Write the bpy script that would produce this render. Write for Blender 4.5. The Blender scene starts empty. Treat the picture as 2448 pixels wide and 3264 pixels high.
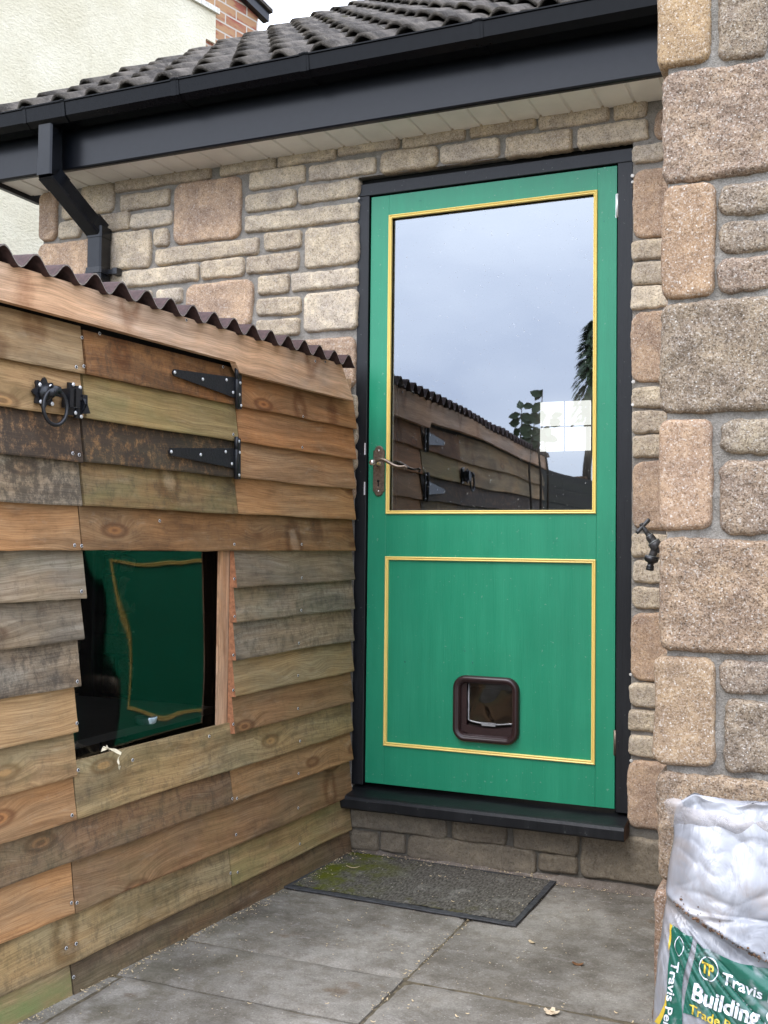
import bpy, bmesh, math, random
from mathutils import Vector, Matrix, noise, Euler
D = bpy.data
COL = bpy.context.scene.collection
SC = bpy.context.scene
rad = math.radians

# ------------------------------------------------------------------ camera
CAM = Vector((1.4827394584, -3.2889564922, 0.8001409387))
EUL = Euler((1.6012018688, -0.0106342093, 0.4082010079), 'XYZ')
FPX = 3408.7656
cd = D.cameras.new('camera'); cam = D.objects.new('camera', cd); COL.objects.link(cam)
cam.location = CAM; cam.rotation_euler = EUL
cd.sensor_fit = 'VERTICAL'; cd.sensor_height = 32.64; cd.sensor_width = 24.48
cd.lens = FPX / 100.0
cd.clip_start = 0.05; cd.clip_end = 500
SC.camera = cam
MR = EUL.to_matrix()

# ------------------------------------------------------------------ light
SC.view_settings.view_transform = 'Standard'; SC.view_settings.look = 'None'
SC.view_settings.gamma = 1.0
SC.view_settings.exposure = 1.02
W = D.worlds.new('World'); SC.world = W; W.use_nodes = True
nt = W.node_tree; nt.nodes.clear()
SUN_EL, SUN_AZ = rad(52), rad(200)      # behind the camera, to its left
sky = nt.nodes.new('ShaderNodeTexSky'); sky.sky_type = 'NISHITA'; sky.sun_disc = False
sky.sun_elevation = SUN_EL; sky.sun_rotation = SUN_AZ
tc = nt.nodes.new('ShaderNodeTexCoord')
mp = nt.nodes.new('ShaderNodeMapping'); mp.inputs['Scale'].default_value = (1.0, 1.0, 2.2)
mp.inputs['Location'].default_value = (0.35, 0.2, 0.0)
nz = nt.nodes.new('ShaderNodeTexNoise'); nz.inputs['Scale'].default_value = 2.3
nz.inputs['Detail'].default_value = 5; nz.inputs['Roughness'].default_value = 0.5
cr = nt.nodes.new('ShaderNodeValToRGB')
cr.color_ramp.elements[0].position = 0.30; cr.color_ramp.elements[0].color = (10.2, 11.6, 15.4, 1)
cr.color_ramp.elements[1].position = 0.72; cr.color_ramp.elements[1].color = (20.5, 21.4, 23.4, 1)
mx = nt.nodes.new('ShaderNodeMixRGB'); mx.inputs[0].default_value = 0.86
bg = nt.nodes.new('ShaderNodeBackground'); bg.inputs['Strength'].default_value = 0.10
wo = nt.nodes.new('ShaderNodeOutputWorld')
L = nt.links.new
L(tc.outputs['Generated'], mp.inputs['Vector']); L(mp.outputs['Vector'], nz.inputs['Vector'])
L(nz.outputs['Fac'], cr.inputs['Fac']); L(sky.outputs['Color'], mx.inputs[1]); L(cr.outputs['Color'], mx.inputs[2])
sx_ = nt.nodes.new('ShaderNodeSeparateXYZ'); L(tc.outputs['Generated'], sx_.inputs[0])
gr_ = nt.nodes.new('ShaderNodeMapRange'); gr_.inputs[1].default_value = 0.0; gr_.inputs[2].default_value = 0.9; gr_.inputs[3].default_value = 0.72; gr_.inputs[4].default_value = 1.30
L(sx_.outputs[2], gr_.inputs[0]); vm = nt.nodes.new('ShaderNodeVectorMath'); vm.operation = 'SCALE'
L(mx.outputs['Color'], vm.inputs[0]); L(gr_.outputs[0], vm.inputs['Scale']); L(vm.outputs[0], bg.inputs['Color']); L(bg.outputs['Background'], wo.inputs['Surface'])
sd = D.lights.new('sun', 'SUN'); sun = D.objects.new('sun', sd); COL.objects.link(sun)
sd.energy = 0.9; sd.angle = rad(25); sd.color = (1.0, 0.97, 0.93)
# sky rotation: azimuth measured from +Y towards +X
sv = Vector((math.sin(SUN_AZ) * math.cos(SUN_EL), math.cos(SUN_AZ) * math.cos(SUN_EL), math.sin(SUN_EL)))
sun.rotation_euler = sv.to_track_quat('Z', 'Y').to_euler()

# ------------------------------------------------------------------ layout helpers
def ray(u, v): return MR @ Vector(((u - 1224) / FPX, -(v - 1632) / FPX, -1.0))
def PY(u, v, y=0.0):
    d = ray(u, v); return CAM + d * ((y - CAM.y) / d.y)
def PZ(u, v, z):
    d = ray(u, v); return CAM + d * ((z - CAM.z) / d.z)
SX0, STA = -0.0436, 0.08458          # shed front wall: x = SX0 + STA*y
SN = Vector((1, -STA, 0)).normalized(); ST = Vector((STA, 1, 0)).normalized()
def sh(y, z, o=0.0):                 # a point on the shed wall, o metres proud of it
    return Vector((SX0 + STA * y, y, z)) + SN * o
def PS(u, v, o=0.0):                 # -> (y, z) on the shed wall plane shifted by o
    d = ray(u, v); p0 = sh(0, 0, o)
    t = (p0 - CAM).dot(SN) / d.dot(SN); p = CAM + d * t - SN * o
    return (p.y, p.z)

def sl(r, g, b):
    f = lambda c: (c / 255 / 12.92) if c / 255 <= 0.04045 else ((c / 255 + 0.055) / 1.055) ** 2.4
    return (f(r), f(g), f(b))

# ------------------------------------------------------------------ mesh builder
class MB:
    def __init__(s): s.v = []; s.f = []; s.m = []; s.c = []; s.p = []; s.uv = {}; s.sm = []
    def add(s, vs, fs, mat=0, col=(1, 1, 1), prm=(0, 0, 0), uvs=None, smooth=False):
        n = len(s.v); s.v += [tuple(x) for x in vs]
        for i, f in enumerate(fs):
            s.f.append(tuple(n + k for k in f)); s.m.append(mat); s.sm.append(smooth)
            s.c.append(col); s.p.append(prm)
            if uvs: s.uv[len(s.f) - 1] = [uvs[k] for k in f]
    def box(s, a, b, mat=0, M=None, bev=0.0, **k):
        (x0, y0, z0), (x1, y1, z1) = a, b
        if x0 > x1: x0, x1 = x1, x0
        if y0 > y1: y0, y1 = y1, y0
        if z0 > z1: z0, z1 = z1, z0
        if bev <= 0:
            vs = [Vector(p) for p in ((x0,y0,z0),(x1,y0,z0),(x1,y1,z0),(x0,y1,z0),(x0,y0,z1),(x1,y0,z1),(x1,y1,z1),(x0,y1,z1))]
            fs = [(0,3,2,1),(4,5,6,7),(0,1,5,4),(1,2,6,5),(2,3,7,6),(3,0,4,7)]
        else:
            bm = bmesh.new(); bmesh.ops.create_cube(bm, size=1)
            for q in bm.verts: q.co = Vector(((q.co.x + .5) * (x1 - x0) + x0, (q.co.y + .5) * (y1 - y0) + y0, (q.co.z + .5) * (z1 - z0) + z0))
            bmesh.ops.bevel(bm, geom=bm.edges[:], offset=bev, segments=2, profile=0.6, affect='EDGES')
            vs = [q.co.copy() for q in bm.verts]; fs = [tuple(q.index for q in f.verts) for f in bm.faces]; bm.free()
        if M: vs = [M(q) if callable(M) else M @ q for q in vs]
        s.add(vs, fs, mat, **k)
    def lathe(s, P, A, prof, n=20, mat=0, **k):   # prof: [(distance along A, radius)]
        A = Vector(A).normalized(); U = A.orthogonal().normalized(); V = A.cross(U); P = Vector(P)
        vs = []; fs = []
        for (h, r) in prof:
            for i in range(n):
                t = 2 * math.pi * i / n
                vs.append(P + A * h + (U * math.cos(t) + V * math.sin(t)) * max(r, 1e-5))
        for j in range(len(prof) - 1):
            for i in range(n):
                a, b = j * n + i, j * n + (i + 1) % n
                fs.append((a, b, b + n, a + n))
        fs.append(tuple(range(n))[::-1]); fs.append(tuple((len(prof) - 1) * n + i for i in range(n)))
        s.add(vs, fs, mat, smooth=k.pop('smooth', True), **k)
    def tube(s, pts, r, n=10, mat=0, closed=False, **k):
        pts = [Vector(p) for p in pts]; m = len(pts); vs = []; fs = []
        rr = r if isinstance(r, (list, tuple)) else [r] * m
        U = None
        for i, p in enumerate(pts):
            a = pts[(i - 1) % m] if (closed or i > 0) else p
            b = pts[(i + 1) % m] if (closed or i < m - 1) else p
            T = (b - a).normalized()
            if U is None: U = T.orthogonal().normalized()
            U = (U - T * U.dot(T)).normalized(); V = T.cross(U)
            for j in range(n):
                t = 2 * math.pi * j / n; vs.append(p + (U * math.cos(t) + V * math.sin(t)) * rr[i])
        for i in range(m if closed else m - 1):
            for j in range(n):
                a = i * n + j; b = i * n + (j + 1) % n; c = ((i + 1) % m) * n
                fs.append((a, b, c + (j + 1) % n, c + j))
        if not closed: fs.append(tuple(range(n))[::-1]); fs.append(tuple((m - 1) * n + j for j in range(n)))
        s.add(vs, fs, mat, smooth=True, **k)
    def poly(s, pts, back, mat=0, **k):           # closed outline extruded by the vector back
        pts = [Vector(p) for p in pts]; n = len(pts); b = Vector(back)
        vs = pts + [p + b for p in pts]
        fs = [tuple(range(n)), tuple(range(2 * n - 1, n - 1, -1))] + [(i, i + n, (i + 1) % n + n, (i + 1) % n) for i in range(n)]
        s.add(vs, fs, mat, **k)
    def build(s, name, mats, parent=None, recalc=True):
        me = D.meshes.new(name); me.from_pydata(s.v, [], s.f)
        for m in (mats if isinstance(mats, (list, tuple)) else [mats]): me.materials.append(m)
        me.polygons.foreach_set('material_index', s.m); me.polygons.foreach_set('use_smooth', s.sm)
        ca = me.color_attributes.new('col', 'FLOAT_COLOR', 'CORNER')
        pa = me.color_attributes.new('prm', 'FLOAT_COLOR', 'CORNER')
        ul = me.uv_layers.new(name='UV')
        cb = []; pb = []; ub = []
        for i, f in enumerate(s.f):
            n = len(f); cb += [*s.c[i], 1.0] * n; pb += [*s.p[i], 1.0] * n
            q = s.uv.get(i)
            for j in range(n): ub += list(q[j]) if q else [s.v[f[j]][0], s.v[f[j]][2]]
        ca.data.foreach_set('color', cb); pa.data.foreach_set('color', pb); ul.data.foreach_set('uv', ub)
        if recalc:
            bm = bmesh.new(); bm.from_mesh(me); bmesh.ops.recalc_face_normals(bm, faces=bm.faces[:]); bm.to_mesh(me); bm.free()
        me.update()
        o = D.objects.new(name, me); COL.objects.link(o)
        if parent:
            o.parent = parent
            par = parent; M = Matrix.Translation(parent.location) if parent.type == 'EMPTY' else Matrix.Identity(4)
            if parent.type == 'EMPTY': me.transform(M.inverted())
            else:
                q = parent
                # child of a mesh part: parts have no transform of their own, their root empty moves both
                root = parent.parent
                if root is not None: me.transform(Matrix.Translation(root.location).inverted())
        return o
def tag(o, label=None, cat=None, group=None, kind=None):
    if label: o['label'] = label
    if cat: o['category'] = cat
    if group: o['group'] = group
    if kind: o['kind'] = kind
    return o
def thing(name, loc, label, cat, group=None):
    o = D.objects.new(name, None); COL.objects.link(o); o.location = loc; o.empty_display_size = 0.1
    return tag(o, label, cat, group)

# ------------------------------------------------------------------ materials
class N:
    def __init__(s, name):
        s.m = D.materials.new(name); s.m.use_nodes = True; s.t = s.m.node_tree
        s.b = s.t.nodes['Principled BSDF']; s.o = s.t.nodes['Material Output']
    def n(s, ty, **k):
        q = s.t.nodes.new(ty)
        for a, b in k.items():
            if a in q.inputs: s.set(q.inputs[a], b)
            else: setattr(q, a, b)
        return q
    def set(s, i, v):
        if isinstance(v, bpy.types.NodeSocket): s.t.links.new(v, i)
        elif isinstance(v, (tuple, list)) and len(v) == 3 and i.type == 'RGBA': i.default_value = (*v, 1)
        else: i.default_value = v
    def noise(s, vec, scale, det=4, rough=0.55, dist=0.0, out='Fac'):
        q = s.n('ShaderNodeTexNoise', Scale=scale, Detail=det, Roughness=rough, Distortion=dist)
        if vec is not None: s.set(q.inputs['Vector'], vec)
        return q.outputs[out]
    def vor(s, vec, scale, feat='F1', out='Distance', rnd=1.0):
        q = s.n('ShaderNodeTexVoronoi', feature=feat, Scale=scale, Randomness=rnd)
        if vec is not None: s.set(q.inputs['Vector'], vec)
        return q.outputs[out]
    def ramp(s, f, a, b, ca=0.0, cb=1.0):
        q = s.n('ShaderNodeMapRange', clamp=True, interpolation_type='SMOOTHSTEP')
        s.set(q.inputs[0], f); q.inputs[1].default_value = a; q.inputs[2].default_value = b
        q.inputs[3].default_value = ca; q.inputs[4].default_value = cb
        return q.outputs[0]
    def mix(s, f, a, b, mode='MIX'):
        q = s.n('ShaderNodeMixRGB', blend_type=mode); s.set(q.inputs[0], f); s.set(q.inputs[1], a); s.set(q.inputs[2], b)
        return q.outputs[0]
    def math(s, op, a, b=0.0, c=0.0):
        q = s.n('ShaderNodeMath', operation=op); s.set(q.inputs[0], a); s.set(q.inputs[1], b); s.set(q.inputs[2], c); return q.outputs[0]
    def attr(s, name, out='Color'): return s.n('ShaderNodeAttribute', attribute_name=name).outputs[out]
    def sep(s, c):
        q = s.n('ShaderNodeSeparateColor'); s.set(q.inputs[0], c); return q.outputs
    def sepx(s, c):
        q = s.n('ShaderNodeSeparateXYZ'); s.set(q.inputs[0], c); return q.outputs
    def comb(s, x, y, z=0.0):
        q = s.n('ShaderNodeCombineXYZ'); s.set(q.inputs[0], x); s.set(q.inputs[1], y); s.set(q.inputs[2], z); return q.outputs[0]
    def scale(s, v, k):
        q = s.n('ShaderNodeMapping'); s.set(q.inputs['Vector'], v); q.inputs['Scale'].default_value = k; return q.outputs[0]
    def bump(s, h, st, dist=0.01, nrm=None):
        q = s.n('ShaderNodeBump', Strength=st, Distance=dist); s.set(q.inputs['Height'], h)
        if nrm is not None: s.set(q.inputs['Normal'], nrm)
        return q.outputs[0]
    def obj(s): return s.n('ShaderNodeTexCoord').outputs['Object']
    def uv(s): return s.n('ShaderNodeUVMap', uv_map='UV').outputs[0]
    def fin(s, col=None, rough=None, nrm=None, **k):
        if col is not None: s.set(s.b.inputs['Base Color'], col)
        if rough is not None: s.set(s.b.inputs['Roughness'], rough)
        if nrm is not None: s.set(s.b.inputs['Normal'], nrm)
        for a, b in k.items(): s.set(s.b.inputs[a.replace('_', ' ')], b)
        return s.m

def m_stone():
    q = N('reconstituted_stone'); o = q.obj(); col = q.attr('col'); prm = q.sep(q.attr('prm'))
    big = q.noise(o, 14, 5, 0.6); mid = q.noise(o, 60, 5, 0.65); fine = q.noise(o, 330, 3, 0.7)
    c = q.mix(q.ramp(big, 0.3, 0.75), q.mix(1.0, col, (0.76, 0.74, 0.74), 'MULTIPLY'), q.mix(1.0, col, (1.18, 1.15, 1.06), 'MULTIPLY'))
    c = q.mix(q.ramp(mid, 0.38, 0.66), q.mix(1.0, c, (0.80, 0.78, 0.78), 'MULTIPLY'), c)
    # quartz grains and dark pits, rough split faces carry more of them
    co = q.noise(o, 165, 3, 0.7); g = q.math('MAXIMUM', q.ramp(fine, 0.52, 0.70), q.ramp(co, 0.54, 0.66)); c = q.mix(q.math('MULTIPLY', g, 0.42), c, (0.72, 0.68, 0.62))
    c = q.mix(q.math('MULTIPLY', q.ramp(co, 0.46, 0.36), 0.55), c, q.mix(1.0, c, (0.46, 0.44, 0.42), 'MULTIPLY'))
    pit = q.ramp(q.noise(o, 260, 3, 0.6), 0.55, 0.66)
    c = q.mix(q.math('MULTIPLY', pit, 0.65), c, q.mix(1.0, c, (0.35, 0.32, 0.30), 'MULTIPLY'))
    vr = q.vor(o, 135); vc = q.vor(o, 135, out='Color')
    spark = q.math('MULTIPLY', q.ramp(vr, 0.24, 0.12), q.math('GREATER_THAN', q.sep(vc)[0], 0.80))
    c = q.mix(q.math('MULTIPLY', spark, 0.75), c, (0.74, 0.70, 0.63))
    # darker and browner towards the foot of the wall
    z = q.sepx(o)[2]
    low = q.math('MULTIPLY', q.ramp(z, 0.24, 0.13), 0.75)
    c = q.mix(low, c, q.mix(q.noise(o, 30, 4), (0.055, 0.047, 0.034), (0.15, 0.125, 0.09)))
    h = q.math('ADD', q.math('MULTIPLY', mid, 0.9), q.math('ADD', q.math('MULTIPLY', fine, 0.55), q.math('MULTIPLY', pit, -0.35)))
    st = q.math('MULTIPLY_ADD', prm[0], 0.75, 0.12)
    b = q.n('ShaderNodeBump', Distance=0.006); q.set(b.inputs['Strength'], st); q.set(b.inputs['Height'], h)
    return q.fin(c, 0.92, b.outputs[0], Specular_IOR_Level=0.25)
def m_mortar():
    q = N('mortar'); o = q.obj(); f = q.noise(o, 320, 3, 0.7); m = q.noise(o, 22, 5, 0.6)
    c = q.mix(m, sl(146, 140, 131), sl(188, 182, 172)); c = q.mix(q.ramp(f, 0.3, 0.8), q.mix(1.0, c, (0.62,) * 3, 'MULTIPLY'), c)
    c = q.mix(q.math('MULTIPLY', q.ramp(q.noise(o, 48, 5, 0.7), 0.5, 0.7), 0.5), c, sl(112, 104, 94)); c = q.mix(q.math('MULTIPLY', q.ramp(q.noise(o, 9, 4), 0.55, 0.7), 0.4), c, sl(196, 190, 182))
    z = q.sepx(o)[2]; low = q.math('MULTIPLY', q.ramp(z, 0.24, 0.13), 0.7)
    c = q.mix(low, c, (0.085, 0.075, 0.055))
    return q.fin(c, 0.95, q.bump(q.math('ADD', f, q.noise(o, 90, 4)), 0.9, 0.006), Specular_IOR_Level=0.2)
def m_wood(name='weathered_softwood', gloss=0.78):
    q = N(name); uv = q.uv(); col = q.attr('col'); prm = q.sep(q.attr('prm'))
    # knots: scattered points, the grain bends round them
    kv = q.scale(uv, (3.3, 8.5, 1)); kd = q.vor(kv, 1.0); kc = q.sep(q.vor(kv, 1.0, out='Color'))
    on = q.math('GREATER_THAN', kc[0], 0.42)
    near = q.math('MULTIPLY', q.ramp(kd, 0.42, 0.0), on)
    x = q.sepx(uv)
    warp = q.math('MULTIPLY', near, 0.030)
    y2 = q.math('ADD', x[1], q.math('ADD', warp, q.math('MULTIPLY', q.noise(q.scale(uv, (2.2, 3, 1)), 1.0, 2), 0.06)))
    gv = q.comb(q.math('MULTIPLY', x[0], 1.7), q.math('MULTIPLY', y2, 46.0))
    grain = q.noise(gv, 1.0, 6, 0.62)
    fg = q.noise(q.comb(q.math('MULTIPLY', x[0], 9.0), q.math('MULTIPLY', y2, 330.0)), 1.0, 3, 0.6)
    c = q.mix(q.ramp(grain, 0.30, 0.72), q.mix(1.0, col, (0.70, 0.66, 0.63), 'MULTIPLY'), q.mix(1.0, col, (1.16, 1.17, 1.18), 'MULTIPLY'))
    c = q.mix(q.math('MULTIPLY', q.ramp(fg, 0.38, 0.60, 1.0, 0.0), 0.50), c, q.mix(1.0, c, (0.52, 0.47, 0.43), 'MULTIPLY'))
    # broken-off branch streaks running across the board
    sv = q.scale(uv, (4.2, 2.6, 1)); sdd = q.vor(sv, 1.0); sc_ = q.sep(q.vor(sv, 1.0, out='Color'))
    wob = q.math('ADD', sdd, q.math('MULTIPLY', q.math('SUBTRACT', q.noise(q.scale(uv, (14, 14, 1)), 1.0, 4, 0.7), 0.5), 0.16))
    son = q.math('GREATER_THAN', sc_[1], 0.45)
    c = q.mix(q.math('MULTIPLY', q.math('MULTIPLY', q.ramp(wob, 0.13, 0.06), son), 0.70), c, q.mix(1.0, q.mix(0.4, c, (0.50, 0.40, 0.30)), (1.1, 1.06, 1.02), 'MULTIPLY'))
    c = q.mix(q.math('MULTIPLY', q.math('MULTIPLY', q.math('MULTIPLY', q.ramp(wob, 0.09, 0.15), q.ramp(wob, 0.24, 0.15)), son), 0.65), c, q.mix(1.0, c, (0.46, 0.33, 0.25), 'MULTIPLY'))
    blot = q.noise(q.scale(uv, (34, 50, 1)), 1.0, 6, 0.75)
    c = q.mix(q.math('MULTIPLY', q.ramp(blot, 0.52, 0.68), q.math('MULTIPLY_ADD', prm[2], -0.3, 0.38)), c, q.mix(1.0, c, (0.60, 0.56, 0.54), 'MULTIPLY'))
    c = q.mix(q.math('MULTIPLY', q.ramp(blot, 0.44, 0.32), 0.25), c, q.mix(0.5, c, (0.42, 0.38, 0.31)))
    # sun-warmed and rain-greyed patches
    hue = q.noise(q.scale(uv, (2.2, 6.0, 1)), 1.0, 4, 0.6, 0.5)
    c = q.mix(1.0, c, q.mix(q.ramp(hue, 0.36, 0.64), (0.90, 0.94, 0.98), (1.09, 0.98, 0.85)), 'MULTIPLY')
    # broad weather stains
    st = q.noise(q.scale(uv, (3.0, 9.0, 1)), 1.0, 5, 0.6)
    c = q.mix(q.math('MULTIPLY', q.ramp(st, 0.50, 0.66), q.math('MULTIPLY_ADD', prm[2], -0.6, 0.66)), c, q.mix(1.0, c, (0.50, 0.48, 0.47), 'MULTIPLY'))
    pale = q.noise(q.scale(uv, (5.0, 22.0, 1)), 1.3, 4, 0.65)
    c = q.mix(q.math('MULTIPLY', q.ramp(pale, 0.58, 0.75), 0.42), c, q.mix(1.0, q.mix(0.5, c, (0.45, 0.38, 0.28)), (1.15,) * 3, 'MULTIPLY'))
    # knot heart
    ring = q.n('ShaderNodeMath', operation='SINE'); q.set(ring.inputs[0], q.math('MULTIPLY', kd, 95.0))
    heart = q.math('MULTIPLY', q.ramp(kd, 0.135, 0.085), on)
    c = q.mix(q.math('MULTIPLY', heart, 0.8), c, q.mix(q.ramp(ring.outputs[0], -1, 1), q.mix(1.0, col, (0.42, 0.27, 0.19), 'MULTIPLY'), q.mix(1.0, col, (0.95, 0.72, 0.52), 'MULTIPLY')))
    rim = q.math('MULTIPLY', q.math('MULTIPLY', q.ramp(kd, 0.10, 0.135), q.ramp(kd, 0.20, 0.14)), on)
    c = q.mix(q.math('MULTIPLY', rim, 0.75), c, q.mix(1.0, col, (0.36, 0.25, 0.19), 'MULTIPLY'))
    # black lichen mottling and green algae
    mo = q.noise(q.scale(uv, (34, 22, 1)), 1.0, 10, 0.85)
    mk = q.math('SUBTRACT', q.math('ADD', mo, q.math('MULTIPLY', prm[0], 0.30)), 0.62)
    c = q.mix(q.math('MULTIPLY', q.ramp(mk, -0.06, 0.08), q.math('MINIMUM', q.math('MULTIPLY', prm[0], 1.4), 0.9)), c, (0.030, 0.026, 0.022))
    al = q.noise(q.scale(uv, (4, 11, 1)), 1.0, 6, 0.65)
    c = q.mix(q.math('MULTIPLY', q.ramp(al, 0.36, 0.66), prm[1]), c, q.mix(al, (0.14, 0.14, 0.055), (0.20, 0.235, 0.085)))
    h = q.math('ADD', q.math('MULTIPLY', grain, 0.7), q.math('ADD', q.math('MULTIPLY', fg, 0.8), q.math('ADD', q.math('MULTIPLY', mo, 0.5), blot)))
    return q.fin(c, gloss, q.bump(h, 0.45, 0.0035), Specular_IOR_Level=0.3)
def m_paint(name, col, rough=0.35, spots=0.0, bumpy=0.15, coat=0.0, dirt=0.15, sc=(25, 25, 3)):
    q = N(name); o = q.obj()
    w = q.noise(q.scale(o, sc), 1.0, 5, 0.6); f = q.noise(o, 220, 3)
    c = q.mix(q.math('MULTIPLY', q.ramp(w, 0.35, 0.75), dirt), col, tuple(min(1, x * 1.5 + 0.02) for x in col))
    c = q.mix(q.math('MULTIPLY', q.ramp(q.noise(o, 5, 4), 0.4, 0.7), dirt), c, tuple(x * 0.72 for x in col))
    if spots:
        sp = q.math('MULTIPLY', q.ramp(q.noise(o, 95, 2), 0.71, 0.74), spots)
        c = q.mix(sp, c, (0.45, 0.5, 0.44))
    r = q.math('MULTIPLY_ADD', w, 0.22, rough - 0.1)
    brush = q.noise(q.scale(o, (260, 260, 9)), 1.0, 3)
    return q.fin(c, r, q.bump(q.math('ADD', brush, q.math('MULTIPLY', w, 1.5)), bumpy, 0.002), Coat_Weight=coat, Coat_Roughness=0.2)
def m_plain(name, col, rough=0.5, metal=0.0, var=0.2, bump=0.1, sc=60, **k):
    q = N(name); o = q.obj(); n = q.noise(o, sc, 4, 0.6)
    c = q.mix(q.ramp(n, 0.3, 0.7), tuple(x * (1 - var) for x in col), tuple(min(1, x * (1 + var)) for x in col))
    return q.fin(c, rough, q.bump(n, bump, 0.002), Metallic=metal, **k)
def m_glass(name, ior, tint=(0.9, 0.92, 0.95), rough=0.0, wav=0.0, dust=0.0, wsc=3.0, refl=(1, 1, 1)):
    q = N(name); t = q.t; t.nodes.remove(q.b)
    tr = q.n('ShaderNodeBsdfTransparent', Color=tint); gl = q.n('ShaderNodeBsdfGlossy', Roughness=rough, Color=refl)
    fr = q.n('ShaderNodeFresnel', IOR=ior); mxs = q.n('ShaderNodeMixShader')
    if wav:
        b = q.bump(q.noise(q.obj(), wsc, 1, 0.3, 0.4), 1.0, wav); q.set(gl.inputs['Normal'], b)
    t.links.new(fr.outputs[0], mxs.inputs[0]); t.links.new(tr.outputs[0], mxs.inputs[1]); t.links.new(gl.outputs[0], mxs.inputs[2])
    out = mxs.outputs[0]
    if dust:
        o = q.obj(); df = q.n('ShaderNodeBsdfDiffuse', Color=(0.55, 0.55, 0.52)); m2 = q.n('ShaderNodeMixShader')
        d = q.math('ADD', q.math('MULTIPLY', q.ramp(q.noise(o, 6, 5, 0.7), 0.35, 0.75), dust), q.math('MULTIPLY', q.ramp(q.noise(o, 130, 2), 0.70, 0.74), 0.35))
        q.set(m2.inputs[0], d); t.links.new(out, m2.inputs[1]); t.links.new(df.outputs[0], m2.inputs[2]); out = m2.outputs[0]
    t.links.new(out, q.o.inputs['Surface']); return q.m
def m_tile():
    q = N('concrete_roof_tile'); o = q.obj(); a = q.noise(o, 9, 6, 0.65); f = q.noise(o, 120, 4, 0.7)
    c = q.mix(q.ramp(a, 0.35, 0.7), sl(58, 54, 50), sl(110, 103, 95)); c = q.mix(q.math('MULTIPLY', q.ramp(f, 0.5, 0.75), 0.4), c, sl(150, 144, 136))
    c = q.mix(q.ramp(q.noise(o, 5.5, 6, 0.7), 0.60, 0.72), c, sl(60, 56, 34))
    c = q.mix(q.ramp(q.noise(o, 23, 6, 0.75), 0.62, 0.72), c, sl(150, 144, 130))
    nb = q.math('ADD', f, a)
    return q.fin(c, 0.95, q.bump(nb, 1.0, 0.010), Specular_IOR_Level=0.2)
def m_slab():
    q = N('concrete_paving'); o = q.obj(); col = q.attr('col')
    a = q.noise(o, 3.2, 6, 0.65); b = q.noise(o, 16, 6, 0.7); f = q.noise(o, 190, 3, 0.7)
    c = q.mix(q.ramp(a, 0.3, 0.7), q.mix(1.0, col, (0.56, 0.54, 0.51), 'MULTIPLY'), q.mix(1.0, col, (1.30, 1.30, 1.30), 'MULTIPLY'))
    c = q.mix(q.math('MULTIPLY', q.ramp(b, 0.42, 0.62), 0.6), c, q.mix(1.0, c, (0.62, 0.58, 0.52), 'MULTIPLY'))
    rust = q.math('MULTIPLY', q.ramp(q.noise(q.scale(o, (1, 1.3, 1)), 6.5, 4, 0.6), 0.62, 0.74), 0.5); c = q.mix(rust, c, sl(112, 84, 54))
    chalk = q.math('MULTIPLY', q.ramp(q.noise(q.scale(o, (1.0, 2.0, 1)), 7, 10, 0.85), 0.54, 0.68), 0.7); c = q.mix(chalk, c, sl(196, 190, 184))
    c = q.mix(q.math('MULTIPLY', q.ramp(f, 0.38, 0.62), 0.45), q.mix(1.0, c, (0.62, 0.61, 0.59), 'MULTIPLY'), c)
    sp = q.ramp(q.noise(o, 120, 4, 0.7), 0.63, 0.69); c = q.mix(q.math('MULTIPLY', sp, 0.6), c, sl(206, 200, 190))
    dk = q.ramp(q.noise(o, 2.1, 5, 0.65, 0.6), 0.50, 0.64); c = q.mix(q.math('MULTIPLY', dk, 0.42), c, q.mix(1.0, c, (0.52, 0.50, 0.47), 'MULTIPLY'))
    x = q.sepx(o)
    moss = q.math('MULTIPLY', q.ramp(x[0], 0.30, -0.08), q.ramp(q.noise(o, 7, 6, 0.7), 0.42, 0.62)); c = q.mix(q.math('MULTIPLY', moss, 0.5), c, sl(70, 64, 40))
    return q.fin(c, 0.9, q.bump(q.math('ADD', q.math('MULTIPLY', b, 1.2), q.math('MULTIPLY', f, 0.6)), 0.5, 0.004), Specular_IOR_Level=0.3)
def m_mat():
    q = N('rubber_backed_mat'); o = q.obj(); x = q.sepx(o)
    a = q.noise(o, 11, 6, 0.7); f = q.noise(q.scale(o, (160, 60, 1)), 1.0, 3, 0.6)
    c = q.mix(q.ramp(f, 0.3, 0.7), sl(62, 59, 53), sl(112, 107, 98))
    c = q.mix(q.math('MULTIPLY', q.ramp(a, 0.52, 0.7), 0.6), c, sl(140, 136, 128))
    mg = q.math('MULTIPLY', q.ramp(q.noise(o, 8, 6, 0.7), 0.40, 0.62), q.ramp(x[0], -0.02, -0.26)); c = q.mix(mg, c, q.mix(f, sl(66, 70, 14), sl(104, 108, 30)))
    m2 = q.math('MULTIPLY', q.ramp(q.noise(o, 13, 6, 0.7), 0.50, 0.66), q.ramp(x[1], -0.08, -0.18)); c = q.mix(q.math('MULTIPLY', m2, 0.6), c, sl(78, 74, 30))
    c = q.mix(q.ramp(q.noise(o, 110, 3), 0.69, 0.73), c, sl(190, 184, 170))
    return q.fin(c, 0.97, q.bump(f, 0.8, 0.003), Specular_IOR_Level=0.15)
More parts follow.
